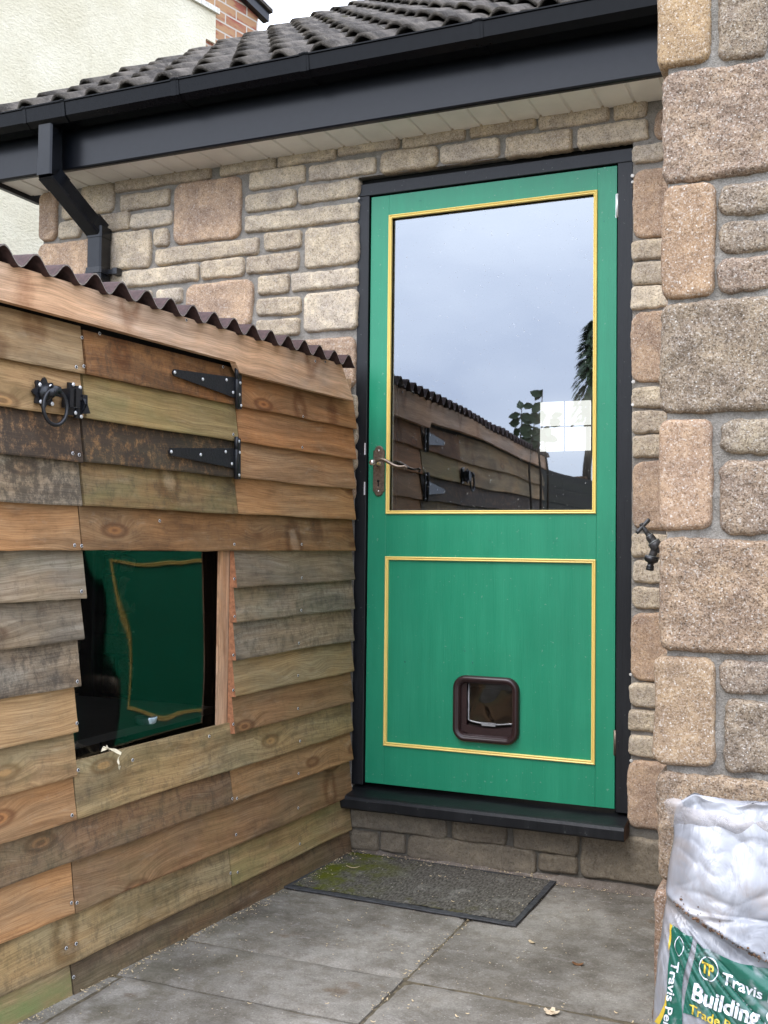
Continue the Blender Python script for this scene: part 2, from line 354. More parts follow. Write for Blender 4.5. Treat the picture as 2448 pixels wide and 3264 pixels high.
def m_render():
    q = N('roughcast_render'); o = q.obj(); a = q.noise(o, 1.3, 5, 0.6); r = q.noise(q.scale(o, (1, 1, 1.8)), 38, 5, 0.7)
    c = q.mix(q.ramp(a, 0.35, 0.7), sl(212, 204, 178), sl(232, 226, 204))
    c = q.mix(q.math('MULTIPLY', q.ramp(q.noise(q.scale(o, (2.2, 2.2, .35)), 1.6, 5, 0.7), 0.56, 0.75), 0.30), c, sl(150, 138, 104))
    c = q.mix(q.math('MULTIPLY', q.ramp(r, 0.55, 0.4), 0.12), c, sl(150, 146, 128))
    return q.fin(c, 0.95, q.bump(r, 0.9, 0.012), Specular_IOR_Level=0.15)
def m_brick():
    q = N('yellow_red_brick'); uv = q.uv()
    b = q.n('ShaderNodeTexBrick', Color1=sl(158, 116, 84), Color2=sl(172, 136, 98), Mortar=sl(186, 176, 162), Scale=1.0, offset=0.5)
    b.inputs['Mortar Size'].default_value = 0.007; b.inputs['Brick Width'].default_value = 0.225; b.inputs['Row Height'].default_value = 0.075
    b.inputs['Mortar Smooth'].default_value = 0.2; b.inputs['Bias'].default_value = 0.0
    q.set(b.inputs['Vector'], uv)
    n = q.noise(q.scale(uv, (5, 12, 1)), 1.0, 4, 0.6)
    c = q.mix(q.math('MULTIPLY', q.ramp(n, 0.45, 0.62), q.math('SUBTRACT', 0.8, q.math('MULTIPLY', b.outputs['Fac'], 0.8))), b.outputs['Color'], sl(140, 66, 58))
    return q.fin(c, 0.9, q.bump(q.math('MULTIPLY', b.outputs['Fac'], -1.0), 0.6, 0.008))
def m_leaf(name, a, b):
    q = N(name); n = q.noise(q.obj(), 9, 3); return q.fin(q.mix(n, a, b), 0.5, None)

M_STONE, M_MORT, M_WOOD = m_stone(), m_mortar(), m_wood()
M_GREEN = m_paint('green_gloss_paint', (0.0095, 0.230, 0.118), 0.40, 0.22, 0.30, 0.0, 0.22)
M_YEL = m_paint('yellow_paint', sl(238, 208, 118), 0.4, 0.0, 0.1)
M_BLACKP = m_paint('black_wood_paint', (0.007, 0.0075, 0.009), 0.40, 0.10, 0.35, 0.0, 0.3); M_BLACKP.node_tree.nodes['Principled BSDF'].inputs['Specular IOR Level'].default_value = 0.33
M_UPVC = m_plain('black_plastic', (0.0045, 0.0055, 0.008), 0.28, 0, 0.15, 0.03, 40, Specular_IOR_Level=0.36)
M_GUT = m_plain('black_gutter_plastic', (0.0045, 0.005, 0.006), 0.24, 0, 0.15, 0.03, 40, Specular_IOR_Level=0.15)
M_SOFF = m_plain('white_plastic_soffit', (0.83, 0.82, 0.77), 0.45, 0, 0.05, 0.03, 8)
M_IRON = m_plain('black_ironmongery', (0.012, 0.013, 0.016), 0.36, 0, 0.3, 0.35, 160)
M_STEEL = m_plain('bright_steel', (0.80, 0.80, 0.80), 0.38, 0.45, 0.1, 0.1, 200)
M_BRONZE = m_plain('antique_bronze', (0.20, 0.155, 0.12), 0.38, 0.75, 0.25, 0.1, 120)
M_HAND = m_plain('worn_pewter', (0.60, 0.56, 0.53), 0.25, 0.9, 0.2, 0.1, 200)
M_BROWN = m_plain('brown_plastic', (0.026, 0.012, 0.012), 0.33, 0, 0.15, 0.05, 60)
M_ONDU = m_plain('maroon_corrugated_bitumen', (0.050, 0.025, 0.023), 0.85, 0, 0.3, 0.4, 90)
M_ONDR = m_plain('corrugated_edge', (0.20, 0.17, 0.145), 0.9, 0, 0.3, 0.3, 120)
M_TILE, M_SLAB, M_MATT, M_REND, M_BRICK = m_tile(), m_slab(), m_mat(), m_render(), m_brick()
M_DIRT = m_plain('soil', sl(96, 86, 68), 0.98, 0, 0.4, 0.8, 50)
M_RUB = m_plain('black_rubber', (0.045, 0.045, 0.047), 0.75, 0, 0.35, 0.3, 60)
M_ROOM = m_plain('room_wall', (0.16, 0.15, 0.14), 0.9, 0, 0.1, 0.0, 3)
M_SHAV = m_plain('wood_shaving', sl(206, 184, 146), 0.85, 0, 0.25, 0.1, 60)
M_TAP = m_plain('tarnished_brass', (0.045, 0.043, 0.042), 0.42, 0.35, 0.35, 0.3, 200)
M_TAPL = m_plain('worn_brass_edge', (0.21, 0.22, 0.21), 0.45, 0.4, 0.2, 0.2, 200)
M_RAW = m_plain('sawn_end_grain', sl(160, 108, 74), 0.9, 0, 0.3, 0.5, 90)
M_GLASS = m_glass('door_glass', 3.15, (0.50, 0.52, 0.56), 0.014, 0.0012, 0.004, 3.5, (0.84, 0.91, 1.0))
M_PERSP = m_glass('perspex_sheet', 1.75, (0.55, 0.57, 0.57), 0.03, 0.010, 0.0, 2.2)
M_FLAP = m_glass('flap_pane', 1.7, (0.6, 0.6, 0.6), 0.03, 0.012, 0.0, 9.0)
M_DARK = m_plain('dark_void', (0.004, 0.004, 0.004), 0.9, 0, 0.1, 0.0)
M_LITWIN = N('daylit_window'); M_LITWIN.b.inputs['Base Color'].default_value = (0.7, 0.7, 0.65, 1)
M_LITWIN.b.inputs['Emission Color'].default_value = (1.0, 0.98, 0.86, 1); M_LITWIN.b.inputs['Emission Strength'].default_value = 1.15; M_LITWIN = M_LITWIN.m

# ------------------------------------------------------------------ ground and paving
GZ = -0.23
m = MB(); m.box((-60, -60, GZ - 0.35), (60, 60, GZ - 0.0065)); tag(m.build('ground', M_DIRT), kind='structure')
def grid_noise_slab(m, x0, x1, y0, y1, z, seed, col, step=0.02):
    g = 0.0035; x0 += g; x1 -= g; y0 += g; y1 -= g
    nx = max(2, int((x1 - x0) / step)); ny = max(2, int((y1 - y0) / step)); vs = []; fs = []
    tx, ty = random.uniform(-.003, .003), random.uniform(-.003, .003)
    for j in range(ny + 1):
        for i in range(nx + 1):
            x = x0 + (x1 - x0) * i / nx; y = y0 + (y1 - y0) * j / ny
            e = min(x - x0, x1 - x, y - y0, y1 - y)
            h = noise.fractal(Vector((x * 9, y * 9, seed)), 1.0, 2.0, 4) * 0.0022
            k = 1 - min(1, e / 0.012)
            jx = noise.noise(Vector((x * 40, y * 40, seed + 5))) * 0.003 * (1 if e < 1e-6 else 0)
            vs.append((x + jx, y + jx, z + h - k * k * 0.006 + tx * (x - x0) / .6 + ty * (y - y0) / .6))
    for j in range(ny):
        for i in range(nx):
            a = j * (nx + 1) + i; fs.append((a, a + 1, a + nx + 2, a + nx + 1))
    m.add(vs, fs, 0, col, smooth=True)
    # skirt
    ring = [i for i in range(nx + 1)] + [(j + 1) * (nx + 1) - 1 for j in range(1, ny + 1)] + [ny * (nx + 1) + i for i in range(nx - 1, -1, -1)] + [j * (nx + 1) for j in range(ny - 1, 0, -1)]
    top = [vs[k] for k in ring]; bot = [(p[0], p[1], GZ - 0.03) for p in top]; n = len(ring)
    m.add(top + bot, [(i, i + n, (i + 1) % n + n, (i + 1) % n) for i in range(n)], 0, col)
random.seed(5)
m = MB()
xs = [-4.2, -2.9, -2.0, -1.0, -0.26, 0.517, 1.12, 1.86, 2.5, 3.4]
ys = [0.0, -0.902, -1.165, -1.9, -2.6, -3.3, -4.1, -5.0, -6.0]
xs2 = [-3.8, -2.6, -1.6, -0.9, -0.1, 0.86, 1.5, 2.2, 3.2]
for j in range(len(ys) - 1):
    XX = xs if j in (0, 1, 3, 5, 7) else xs2
    for i in range(len(XX) - 1):
        g_ = random.choice([156, 160, 164, 167]); c = sl(g_, g_ - 5, g_ - 14)
        near = -0.3 < XX[i + 1] and XX[i] < 1.6 and ys[j] > -2.0
        grid_noise_slab(m, XX[i], XX[i + 1], ys[j + 1], ys[j] - (0.0 if j else 0.03), GZ, i * 7.3 + j, c, 0.02 if near else 0.25)
# mortar fillet against the house wall
vs = []; fs = []; n = 120
for i in range(n + 1):
    x = -1.3 + 2.55 * i / n; w = 0.028 + 0.016 * noise.noise(Vector((x * 7, 0, 0))); h = 0.016 + 0.012 * noise.noise(Vector((x * 11, 3, 0)))
    vs += [(x, -0.004, GZ + h), (x, -0.012 - w * .4, GZ + h * .8), (x, -0.02 - w, GZ - 0.004)]
for i in range(n):
    for k in (0, 1): fs.append((i * 3 + k, i * 3 + k + 1, i * 3 + k + 4, i * 3 + k + 3))
m.add(vs, fs, 0, sl(150, 140, 132), smooth=True)
tag(m.build('patio', M_SLAB), kind='structure')
# grass beyond the paving, behind the camera
m = MB(); m.box((-40, -45, GZ - 0.1), (40, -6.05, GZ - 0.002)); tag(m.build('lawn', m_leaf('lawn_grass', (0.03, 0.06, 0.012), (0.07, 0.11, 0.03))), kind='structure')

# ------------------------------------------------------------------ stones
BEIGE = [sl(215, 200, 176), sl(222, 208, 186), sl(208, 192, 168), sl(218, 203, 179), sl(211, 195, 170)]
PINK = [sl(192, 164, 138), sl(186, 160, 136), sl(196, 168, 142)]
PBIG = [sl(176, 146, 126), sl(168, 140, 122), sl(182, 152, 132)]
def stone(m, P, U, Nn, x0, x1, z0, z1, col, cell=0.006, rough=1.0, D_=0.015, rc=None, seed=0, depth=0.03, mat=0, wob=1.0):
    """one rounded, split-faced block: outline in (U, Z), face out along Nn"""
    if wob: x0 -= .0016; x1 += .0016; z0 -= .0016; z1 += .0016
    w, h = x1 - x0, z1 - z0; rc = rc or min(.022, min(w, h) * random.uniform(.16, .30))
    Zv = Vector((0, 0, 1)); S = Vector((seed * 1.7, seed * 2.3, seed * .9))
    def spots(L_):
        e = [0, .0012, .003, .006, .010, .015]; e = [q for q in e if q < L_ * .3]
        k = max(1, int((L_ - 2 * e[-1]) / cell)); mid = [e[-1] + (L_ - 2 * e[-1]) * i / k for i in range(1, k)]
        return e + mid + [L_ - q for q in reversed(e)]
    us, vs_ = spots(w), spots(h); nu, nv = len(us), len(vs_)
    pts = []
    re = 0.011 if rough > .5 else .008
    for b in vs_:
        for a in us:
            u, v = a - w / 2, b - h / 2; hw, hh = w / 2, h / 2
            cx, cy = max(-(hw - rc), min(hw - rc, u)), max(-(hh - rc), min(hh - rc, v))
            du, dv = u - cx, v - cy; L2 = math.hypot(du, dv)
            if abs(u) > hw - rc and abs(v) > hh - rc and L2 > 1e-9:
                mxx = max(abs(du), abs(dv)); k = mxx / L2; u, v = cx + du * k, cy + dv * k
                e = rc - mxx
            else: e = min(hw - abs(u), hh - abs(v))
            f = min(1, max(0, e / re)); prof = math.sqrt(max(0, 1 - (1 - f) ** 2))
            q = Vector((u * 13, v * 13, 0)) + S
            wv = noise.noise_vector(q) * 0.0045 * wob + noise.noise_vector(q * 4.5) * 0.0024 * rough + noise.noise_vector(q * 11) * 0.0012
            n1 = noise.fractal(Vector((u * 28, v * 28, 7)) + S, 0.9, 2.1, 4) * 0.0032 * rough + noise.noise(Vector((u * 9, v * 9, 3)) + S) * 0.004
            if rough < .5: n1 += -(1 - f) * abs(noise.noise(Vector((u * 60, v * 60, 1)) + S)) * 0.004
            o_ = D_ * prof + n1 * (0.25 + 0.75 * f)
            pts.append(P + U * (x0 + w / 2 + u + wv.x) + Zv * (z0 + h / 2 + v + wv.y) + Nn * o_)
    fs = [(j * nu + i, j * nu + i + 1, (j + 1) * nu + i + 1, (j + 1) * nu + i) for j in range(nv - 1) for i in range(nu - 1)]
    ring = list(range(nu)) + [j * nu + nu - 1 for j in range(1, nv)] + [(nv - 1) * nu + i for i in range(nu - 2, -1, -1)] + [j * nu for j in range(nv - 2, 0, -1)]
    k0 = len(pts); n = len(ring); pts += [pts[r] - Nn * depth for r in ring]
    fs += [(ring[i], k0 + i, k0 + (i + 1) % n, ring[(i + 1) % n]) for i in range(n)]
    m.add(pts, fs, mat, col, (min(1, rough), 0, 0), smooth=True)

def mortar_sheet(m, P, U, Nn, x0, x1, z0, z1, cell, seed=0, mat=1, amp=0.004):
    nx, nz_ = max(1, int((x1 - x0) / cell)), max(1, int((z1 - z0) / cell)); vs = []
    for j in range(nz_ + 1):
        for i in range(nx + 1):
            a = x0 + (x1 - x0) * i / nx; b = z0 + (z1 - z0) * j / nz_
            h = noise.fractal(Vector((a * 16, b * 16, seed)), 1.0, 2.0, 3) * amp
            vs.append(P + U * a + Vector((0, 0, b)) + Nn * h)
    m.add(vs, [(j * (nx + 1) + i, j * (nx + 1) + i + 1, (j + 1) * (nx + 1) + i + 1, (j + 1) * (nx + 1) + i) for j in range(nz_) for i in range(nx)], mat, smooth=True)

WY = -0.008      # mortar face of the house wall
FACE = -0.020    # mean stone face
r1 = lambda a, b, c, d, k='b': (100 + a / 3.0164, 100 + b / 3.0164, 500 + c / 3.0164, 500 + d / 3.0164, k)
r2 = lambda a, b, c, d, k='b': (600 + a / 3.0164, 600 + b / 3.0164, 500 + c / 3.0164, 500 + d / 3.0164, k)
r3 = lambda a, b, c, d, k='b': (600 + a / 3.0164, 600 + b / 3.0164, 950 + c / 3.0164, 950 + d / 3.0164, k)
ST_ = [  # px extents: left, right, top, bottom at the middle of each stone
 r1(68,238,335,805,'p'), r1(285,450,415,588), r1(252,462,612,775), r1(468,782,262,540), r1(490,938,548,716), r1(55,600,815,1180,'p'),
 r1(640,1135,722,1078), (365,668,545,589,'b'), r1(850,1322,332,492), r1(946,1345,528,668), r1(1170,1315,688,855),
 (553,764,573,766,'p'), (493,821,775,826,'b'), (318,628,856,909,'b'), r2(108,530,985,1155), r2(550,1057,932,1103), r2(720,1080,712,885),
 r2(1113,1628,662,1040), r2(540,1632,500,662), r2(540,1030,332,500), r2(1050,1638,242,412), r2(580,1115,108,285), (981,1195,513,563,'b'),
 (699,874,495,549,'b'), (881,1066,468,517,'b'), (1074,1270,428,482,'b'), (1281,1480,402,458,'b'), (1496,1706,368,422,'b'), (1717,1938,340,397,'b'), (1954,2060,320,373,'b'),
 (2085,2200,338,437,'p'),
 (1211,1393,473,540,'b'), (1401,1591,450,510,'b'), (1609,1820,421,487,'b'), (1837,2064,391,456,'b'),
 (592,801,898,1050,'p'), r2(665,952,1138,1312), r2(985,1625,1088,1265), r2(648,1080,1348,1520), r2(1108,1618,1290,1670), r3(640,1058,205,365), r3(1000,1598,385,890,'p'),
 r1(820,1140,1290,1420), r1(1196,1440,1265,1410), (380,490,985,1060,'b'), (500,585,975,1060,'b'),
 (935,1136,1262,1338,'b'), (935,1136,1346,1420,'b'), (935,1136,1428,1500,'b'), (935,1130,1508,1600,'p'),
 # right of the door
 (2015,2120,458,514,'b'), (2016,2230,532,748,'p'), (2013,2180,758,824,'b'), (2012,2180,829,902,'b'), (2011,2180,908,978,'b'), (2012,2230,988,1214,'p'),
 (2015,2180,1230,1296,'b'), (2014,2180,1308,1377,'b'), (2014,2180,1384,1458,'b'), (2015,2230,1470,1687,'p'), (2012,2180,1704,1775,'b'), (2014,2180,1787,1857,'b'),
 (2013,2180,1874,1940,'b'), (2009,2230,1956,2174,'p'), (2004,2180,2182,2258,'b'), (2003,2180,2270,2336,'b'), (2004,2180,2352,2417,'b'), (2000,2230,2432,2650,'p'),
 # under the sill
 (1080,1420,2590,2654,'d'), (1439,1612,2622,2688,'d'), (1636,1843,2640,2718,'d'), (1851,2120,2668,2812,'d'),
 (1060,1204,2648,2708,'d'), (1209,1290,2658,2716,'d'), (1297,1707,2686,2765,'d'), (1715,1840,2727,2783,'d'),
]
HOUSE = thing('stone_house', (0.0, 0.3, GZ), 'tan stone house with the green half-glazed back door under black gutter and tiled roof', 'house')
random.seed(11)
m = MB(); U = Vector((1, 0, 0)); Nn = Vector((0, -1, 0)); P = Vector((0, WY, 0))
for k, (a, b, t, bt, kd) in enumerate(ST_):
    yc = (t + bt) / 2; xc = (a + b) / 2
    x0, x1 = PY(a, yc, FACE).x, PY(b, yc, FACE).x; z1, z0 = PY(xc, t, FACE).z, PY(xc, bt, FACE).z
    col = random.choice(PINK if kd == 'p' else BEIGE); j = random.uniform(.93, 1.06); col = tuple(c * j for c in col)
    stone(m, P, U, Nn, x0, x1, z0, z1, col, 0.0065, 1.0 if kd != 'p' else .7, 0.015, (0.035 if kd == 'p' else None), seed=k + 1, depth=0.02)
# courses carrying on, out of sight behind the shed and behind the projecting wall
zc = -0.22
while zc < 1.12:
    h = random.choice([.066, .066, .14]); xx = -1.38
    while xx < -0.30:
        w = random.choice([.14, .21, .29]); 
        if zc + h < 1.14: stone(m, P, U, Nn, xx, min(xx + w, -.2), zc, zc + h, random.choice(BEIGE), 0.02, 1, .013, None, seed=xx * 9 + zc, depth=.02)
        xx += w + .012
    zc += h + .010
zc = -0.2
while zc < 2.1:
    h = random.choice([.066, .066, .215]); stone(m, P, U, Nn, 1.06, 1.32, zc, zc + h, random.choice(BEIGE), 0.02, 1, .013, None, seed=zc, depth=.02); zc += h + .010
XL_, XR_ = -1.405, 1.36
FR0, FR1, FRT = -0.046, 0.883, 2.040
mortar_sheet(m, P, U, Nn, XL_, FR0, GZ - .02, 2.25, .012)
mortar_sheet(m, P, U, Nn, FR0, FR1, FRT + .012, 2.25, .012)
mortar_sheet(m, P, U, Nn, FR1, XR_, GZ - .02, 2.25, .012)
mortar_sheet(m, P, U, Nn, FR0, FR1, GZ - .02, -.018, .012)
# jambs, core and side walls
m.box((XL_, WY + .02, GZ - .05), (FR0 - .002, .30, 2.25), 1); m.box((FR1 + .002, WY + .02, GZ - .05), (XR_, .30, 2.25), 1)
m.box((FR0 - .001, WY + .02, FRT + .014), (FR1 + .001, .30, 2.249), 1); m.box((FR0 - .001, WY + .02, GZ - .05), (FR1 + .001, .30, -.02), 1)
for (a, b) in ((XL_, XL_ + .28), (XR_ - .001, XR_ + .28)): m.box((a, .301, GZ - .05), (b, 5.4, 2.249), 1)
# narrow reveals of mortar round the opening
m.box((FR0 - .012, WY + .001, -.02), (FR0, .022, FRT + .012), 1); m.box((FR1, WY + .001, -.02), (FR1 + .012, .022, FRT + .012), 1)
WALL = m.build('stone_wall_face', [M_STONE, M_MORT], HOUSE, recalc=False)
M_CHIP = m_plain('chipped_paint', (.03, .19, .13), .8, 0, .5, .3, 300)
M_FILL = m_plain('old_filler', (0.62, 0.6, 0.56), 0.9)
# pale chips of old filler beside the frame
for (u, v, s_) in ((2019, 1217, 8), (2017, 1290, 7), (2016, 560, 8), (2010, 2150, 6), (2012, 2425, 7), (1120, 2505, 7), (1144, 632, 6), (2016, 580, 6)):
    q = PY(u, v, -.018); m = MB(); m.lathe(q, (0, -1, 0), [(0, s_ / 1300), (.0015, s_ / 1600), (.002, .001)], 7, smooth=False); m.build('filler_chip', M_FILL, HOUSE)

# ------------------------------------------------------------------ door frame, sill, door
DW, DH = 0.833, 1.981
m = MB()
m.box((FR0, -.008, -.004), (-.004, .09, DH + .004), bev=.002)
m.box((DW + .004, -.008, -.004), (FR1, .09, DH + .004), bev=.002)
m.box((FR0, -.008, DH + .0045), (FR1, .09, DH + .046), bev=.002)
m.box((-.004, .050, 0), (.012, .09, DH)); m.box((DW - .012, .050, 0), (DW + .004, .09, DH)); m.box((-.004, .050, DH - .02), (DW + .004, .09, DH + .004))
m.box((FR0 - .01, .03, DH + .047), (FR1 + .01, .1, FRT + .02), 1)       # black backing put in for the shade in the gap under the lintel
m.build('door_frame', [M_BLACKP, M_DARK], HOUSE)
m = MB()
sl0 = PY(1075, 2560, -.095).x
prof = [(.10, -.060), (.10, -.008), (-.020, -.014), (-.080, -.023), (-.090, -.027), (-.094, -.036), (-.094, -.062), (-.088, -.068), (-.02, -.066)]
vs = []; n = 40; x_a, x_b = FR0 - .045, FR1 - .004
for i in range(n + 1):
    x = x_a + (x_b - x_a) * i / n
    for (y, z) in prof: vs.append((x, y, z + noise.noise(Vector((x * 8, y * 20, 0))) * .0015))
k = len(prof); fs = [(i * k + j, (i + 1) * k + j, (i + 1) * k + (j + 1) % k, i * k + (j + 1) % k) for i in range(n) for j in range(k)] + [tuple(range(k))[::-1]]
m.add(vs, fs, 0); m.add([Vector(v) + Vector((.0005, 0, 0)) for v in vs[-k:]], [tuple(range(k))], 1)
m.build('door_sill', [M_BLACKP, m_plain('bare_sill_end', (.075, .042, .028), .85, 0, .4, .3)], HOUSE)

# door leaf: stiles, rails, panel
X0, X1 = 0.066, 0.773; ZT1, ZT0, ZP1, ZP0 = 1.912, 0.902, 0.761, 0.132; MWD = 0.012
m = MB()
m.box((0, 0, 0.004), (X0, .044, DH), bev=.0015); m.box((X1, 0, 0.004), (DW, .044, DH), bev=.0015)
m.box((X0 + .0003, .0004, ZT1), (X1 - .0003, .044, DH - .0004)); m.box((X0 + .0003, .0004, ZP1), (X1 - .0003, .044, ZT0)); m.box((X0 + .0003, .0004, .0042), (X1 - .0003, .044, ZP0))
# lower panel with an opening for the flap
fa, fb = PY(1462, 2262, 0).x, PY(1640, 2262, 0).x; ft, fz = PY(1550, 2172, 0).z, PY(1550, 2350, 0).z
for (a, b, c, d) in ((X0, fa, ZP0, ZP1), (fb, X1, ZP0, ZP1), (fa, fb, ft, ZP1), (fa, fb, ZP0, fz)): m.box((a, .003, c), (b, .03, d))
DOOR = m.build('door', M_GREEN, HOUSE, recalc=True)
random.seed(31)
for (u, v, w_, h_) in ((1350, 2040, 9, 3), (1480, 2075, 22, 4), (1505, 2110, 6, 14), (1290, 2110, 10, 8), (1655, 1925, 3, 9), (1912, 1928, 3, 8), (1770, 1725, 30, 2), (1560, 1722, 18, 2), (1340, 640, 14, 5), (1620, 560, 18, 3), (1925, 705, 6, 12), (1880, 2280, 4, 10)):
    p = PY(u, v, 0); m = MB(); n = 9; a = w_ / 2070; b = h_ / 2070; yy = .0024 if (X0 < p.x < X1 and ZP0 < p.z < ZP1) else -.0003
    m.add([(p.x + a * math.cos(i / n * 6.283) * random.uniform(.4, 1), yy, p.z + b * math.sin(i / n * 6.283) * random.uniform(.4, 1)) for i in range(n)], [tuple(range(n))])
    m.build('paint_chip', M_CHIP, DOOR)
def moulding(z0, z1, name='moulding', e=0.0):
    m = MB(); pr = [(0, .001), (.0006, -.005), (.003, -.0066), (.0056, -.005), (.0065, -.0028), (.0075, -.005), (.0098, -.0058), (.0118, -.004), (.012, .004)]
    cs = [(X0, z0), (X1, z0), (X1, z1), (X0, z1)]; sg = [(1, 1), (-1, 1), (-1, -1), (1, -1)]
    vs = []
    for (cx, cz), (sx, sz) in zip(cs, sg):
        for (d, y) in pr: vs.append((cx + sx * d, y, cz + sz * d))
    k = len(pr); fs = [(i * k + j, i * k + j + 1, ((i + 1) % 4) * k + j + 1, ((i + 1) % 4) * k + j) for i in range(4) for j in range(k - 1)]
    m.add(vs, fs); return m.build(name, M_YEL, DOOR)
moulding(ZT0, ZT1); moulding(ZP0, ZP1)
m = MB()   # glass in its dark rebate
m.add([(X0 + .006, .0125, ZT0 + .006), (X1 - .006, .0125, ZT0 + .006), (X1 - .006, .0125, ZT1 - .006), (X0 + .006, .0125, ZT1 - .006)], [(0, 1, 2, 3)])
m.build('glass_pane', M_GLASS, DOOR, recalc=False)
m = MB()
for (a, b, c, d) in ((X0, X0 + .02, ZT0, ZT1), (X1 - .02, X1, ZT0, ZT1), (X0 + .02, X1 - .02, ZT0, ZT0 + .018), (X0 + .02, X1 - .02, ZT1 - .02, ZT1)): m.box((a, .018, c), (b, .044, d))
m.build('glazing_rebate', m_plain('pale_rebate', (0.32, 0.30, 0.34), 0.6), DOOR)
# handle plate, lever, keyhole
m = MB()
pc = PY(1209, 1500, -.002); px0, px1 = PY(1191, 1500, 0).x, PY(1227, 1500, 0).x; pz0, pz1 = PY(1209, 1582, 0).z, PY(1209, 1421, 0).z
hw = (px1 - px0) / 2; cx = (px0 + px1) / 2; sh_ = .012
def plate_outline(o):
    pts = []; w = hw - o
    for i in range(13):
        t = math.pi * i / 12; pts.append((cx + (w - .005) * math.cos(t), pz1 - sh_ - o + (sh_ + .004) * math.sin(t) - .004))
    pts = [(cx + w, pz1 - sh_ - .004)] + pts + [(cx - w, pz1 - sh_ - .004)]
    bot = [(x, pz0 + pz1 - z) for (x, z) in reversed(pts)]
    return pts + bot
A, B = plate_outline(0), plate_outline(.0022); n = len(A)
vs = [(x, .001, z) for x, z in A] + [(x, -.0045, z) for x, z in A] + [(x, -.007, z) for x, z in B]
m.add(vs, [(i, (i + 1) % n, n + (i + 1) % n, n + i) for i in range(n)] + [(n + i, n + (i + 1) % n, 2 * n + (i + 1) % n, 2 * n + i) for i in range(n)] + [tuple(range(2 * n, 3 * n))], 0)
m.lathe((cx, -.007, pz1 - .017), (0, -1, 0), [(0, .0042), (.0012, .004), (.002, .0025), (.0021, .001)], 12, 1)
m.lathe((cx, -.007, pz0 + .017), (0, -1, 0), [(0, .0042), (.0012, .004), (.002, .0025), (.0021, .001)], 12, 1)
kz = PY(1206, 1534, 0).z
m.lathe((cx, -.0068, kz), (0, -1, 0), [(0, .0044), (.0004, .0044)], 14, 2); m.box((cx - .0022, -.0073, kz - .018), (cx + .0022, -.0066, kz), 2); m.box((cx - .004, -.0088, kz - .021), (cx + .004, -.007, kz - .019), 1)
m.build('handle_plate', [M_BRONZE, M_HAND, M_DARK], DOOR)
m = MB(); lz = PY(1209, 1477, -.02).z
m.lathe((cx, -.007, lz), (0, -1, 0), [(0, .011), (.004, .011), (.006, .008), (.038, .0075), (.046, .0098), (.055, .0105), (.060, .008), (.062, .003)], 18, 0)
pts = []; rr = []
for i in range(25):
    t = i / 24; x = cx + .004 + t * .112; z = lz + .004 + .010 * math.sin(t * math.pi * 1.9) * (1 - .3 * t) - .014 * t; y = -.050 - .004 * math.sin(t * 3.1)
    pts.append((x, y, z)); rr.append(.0072 - .0040 * t)
m.tube(pts, rr, 12, 1)
m.tube([(cx + .112, -.05, lz - .012), (cx + .12, -.049, lz - .018), (cx + .117, -.048, lz - .024), (cx + .110, -.048, lz - .022)], [.0034, .0036, .0032, .002], 10, 1)
m.build('door_handle', [M_HAND, M_BRONZE], DOOR)
for (u0, u1, v0, v1) in ((1965, 1971, 620, 694), (1954, 1960, 2326, 2407)):
    m = MB(); a = PY(1968 if v0 < 1000 else 1957, v0, 0); b = PY(1968 if v0 < 1000 else 1957, v1, 0)
    m.lathe((DW + .002, -.006, b.z), (0, 0, 1), [(0, .0035), (.0, .0038), (a.z - b.z, .0038)], 10); m.box((DW - .004, -.001, b.z), (DW + .0, .001, a.z))
    m.build('hinge', M_STEEL if v0 < 1000 else M_BRONZE, DOOR)
m = MB(); a, b = PY(1159, 1450, -.008), PY(1167, 1536, -.008)
m.box((a.x, -.0105, b.z), (a.x + .010, -.008, a.z), 0); c = PY(1168, 1412, -.008); d = PY(1165, 1578, -.008)
m.box((-.012, -.0095, d.z), (-.007, -.0082, c.z), 1); m.build('strike_plate', [M_BLACKP, M_STEEL], HOUSE)

# cat flap
def rrect(cx, cz, hw, hh, r, rb=None, n=8, bow=0.0):
    rb = rb or r; pts = []
    for (sx, sz, a0, rr_) in ((1, 1, 0, r), (-1, 1, 90, r), (-1, -1, 180, rb), (1, -1, 270, rb)):
        for i in range(n + 1):
            t = rad(a0 + 90 * i / n); x = cx + sx * (hw - rr_) + rr_ * math.cos(t); z = cz + sz * (hh - rr_) + rr_ * math.sin(t)
            if bow and z < cz: z -= bow * (1 - ((x - cx) / hw) ** 2) * min(1, (cz - z) / hh)
            pts.append((x, z))
    return pts
fcx = (PY(1446, 2262, 0).x + PY(1656, 2262, 0).x) / 2; fw = (PY(1656, 2262, 0).x - PY(1446, 2262, 0).x) / 2
fcz = (PY(1550, 2156, 0).z + PY(1550, 2366, 0).z) / 2; fh = (PY(1550, 2156, 0).z - PY(1550, 2366, 0).z) / 2
rings = [(0, 0, .004), (0, 0, -.008), (.003, .003, -.014), (.008, .008, -.017), (.015, .015, -.016), (.018, .018, -.012), (.0185, .019, -.0125), (.020, .0205, -.009), (.023, .024, -.006), (.024, .026, .03)]
m = MB(); vs = []
for (dw, dh, y) in rings: vs += [(x, y, z) for x, z in rrect(fcx, fcz, fw - dw, fh - dh, max(.012, .042 - dw), max(.012, .040 - dw), bow=.004 if dw < .01 else .008)]
n = len(rrect(0, 0, 1, 1, .1)); fs = [(r * n + i, r * n + (i + 1) % n, (r + 1) * n + (i + 1) % n, (r + 1) * n + i) for r in range(len(rings) - 1) for i in range(n)]
m.add(vs, fs, 0, smooth=True)
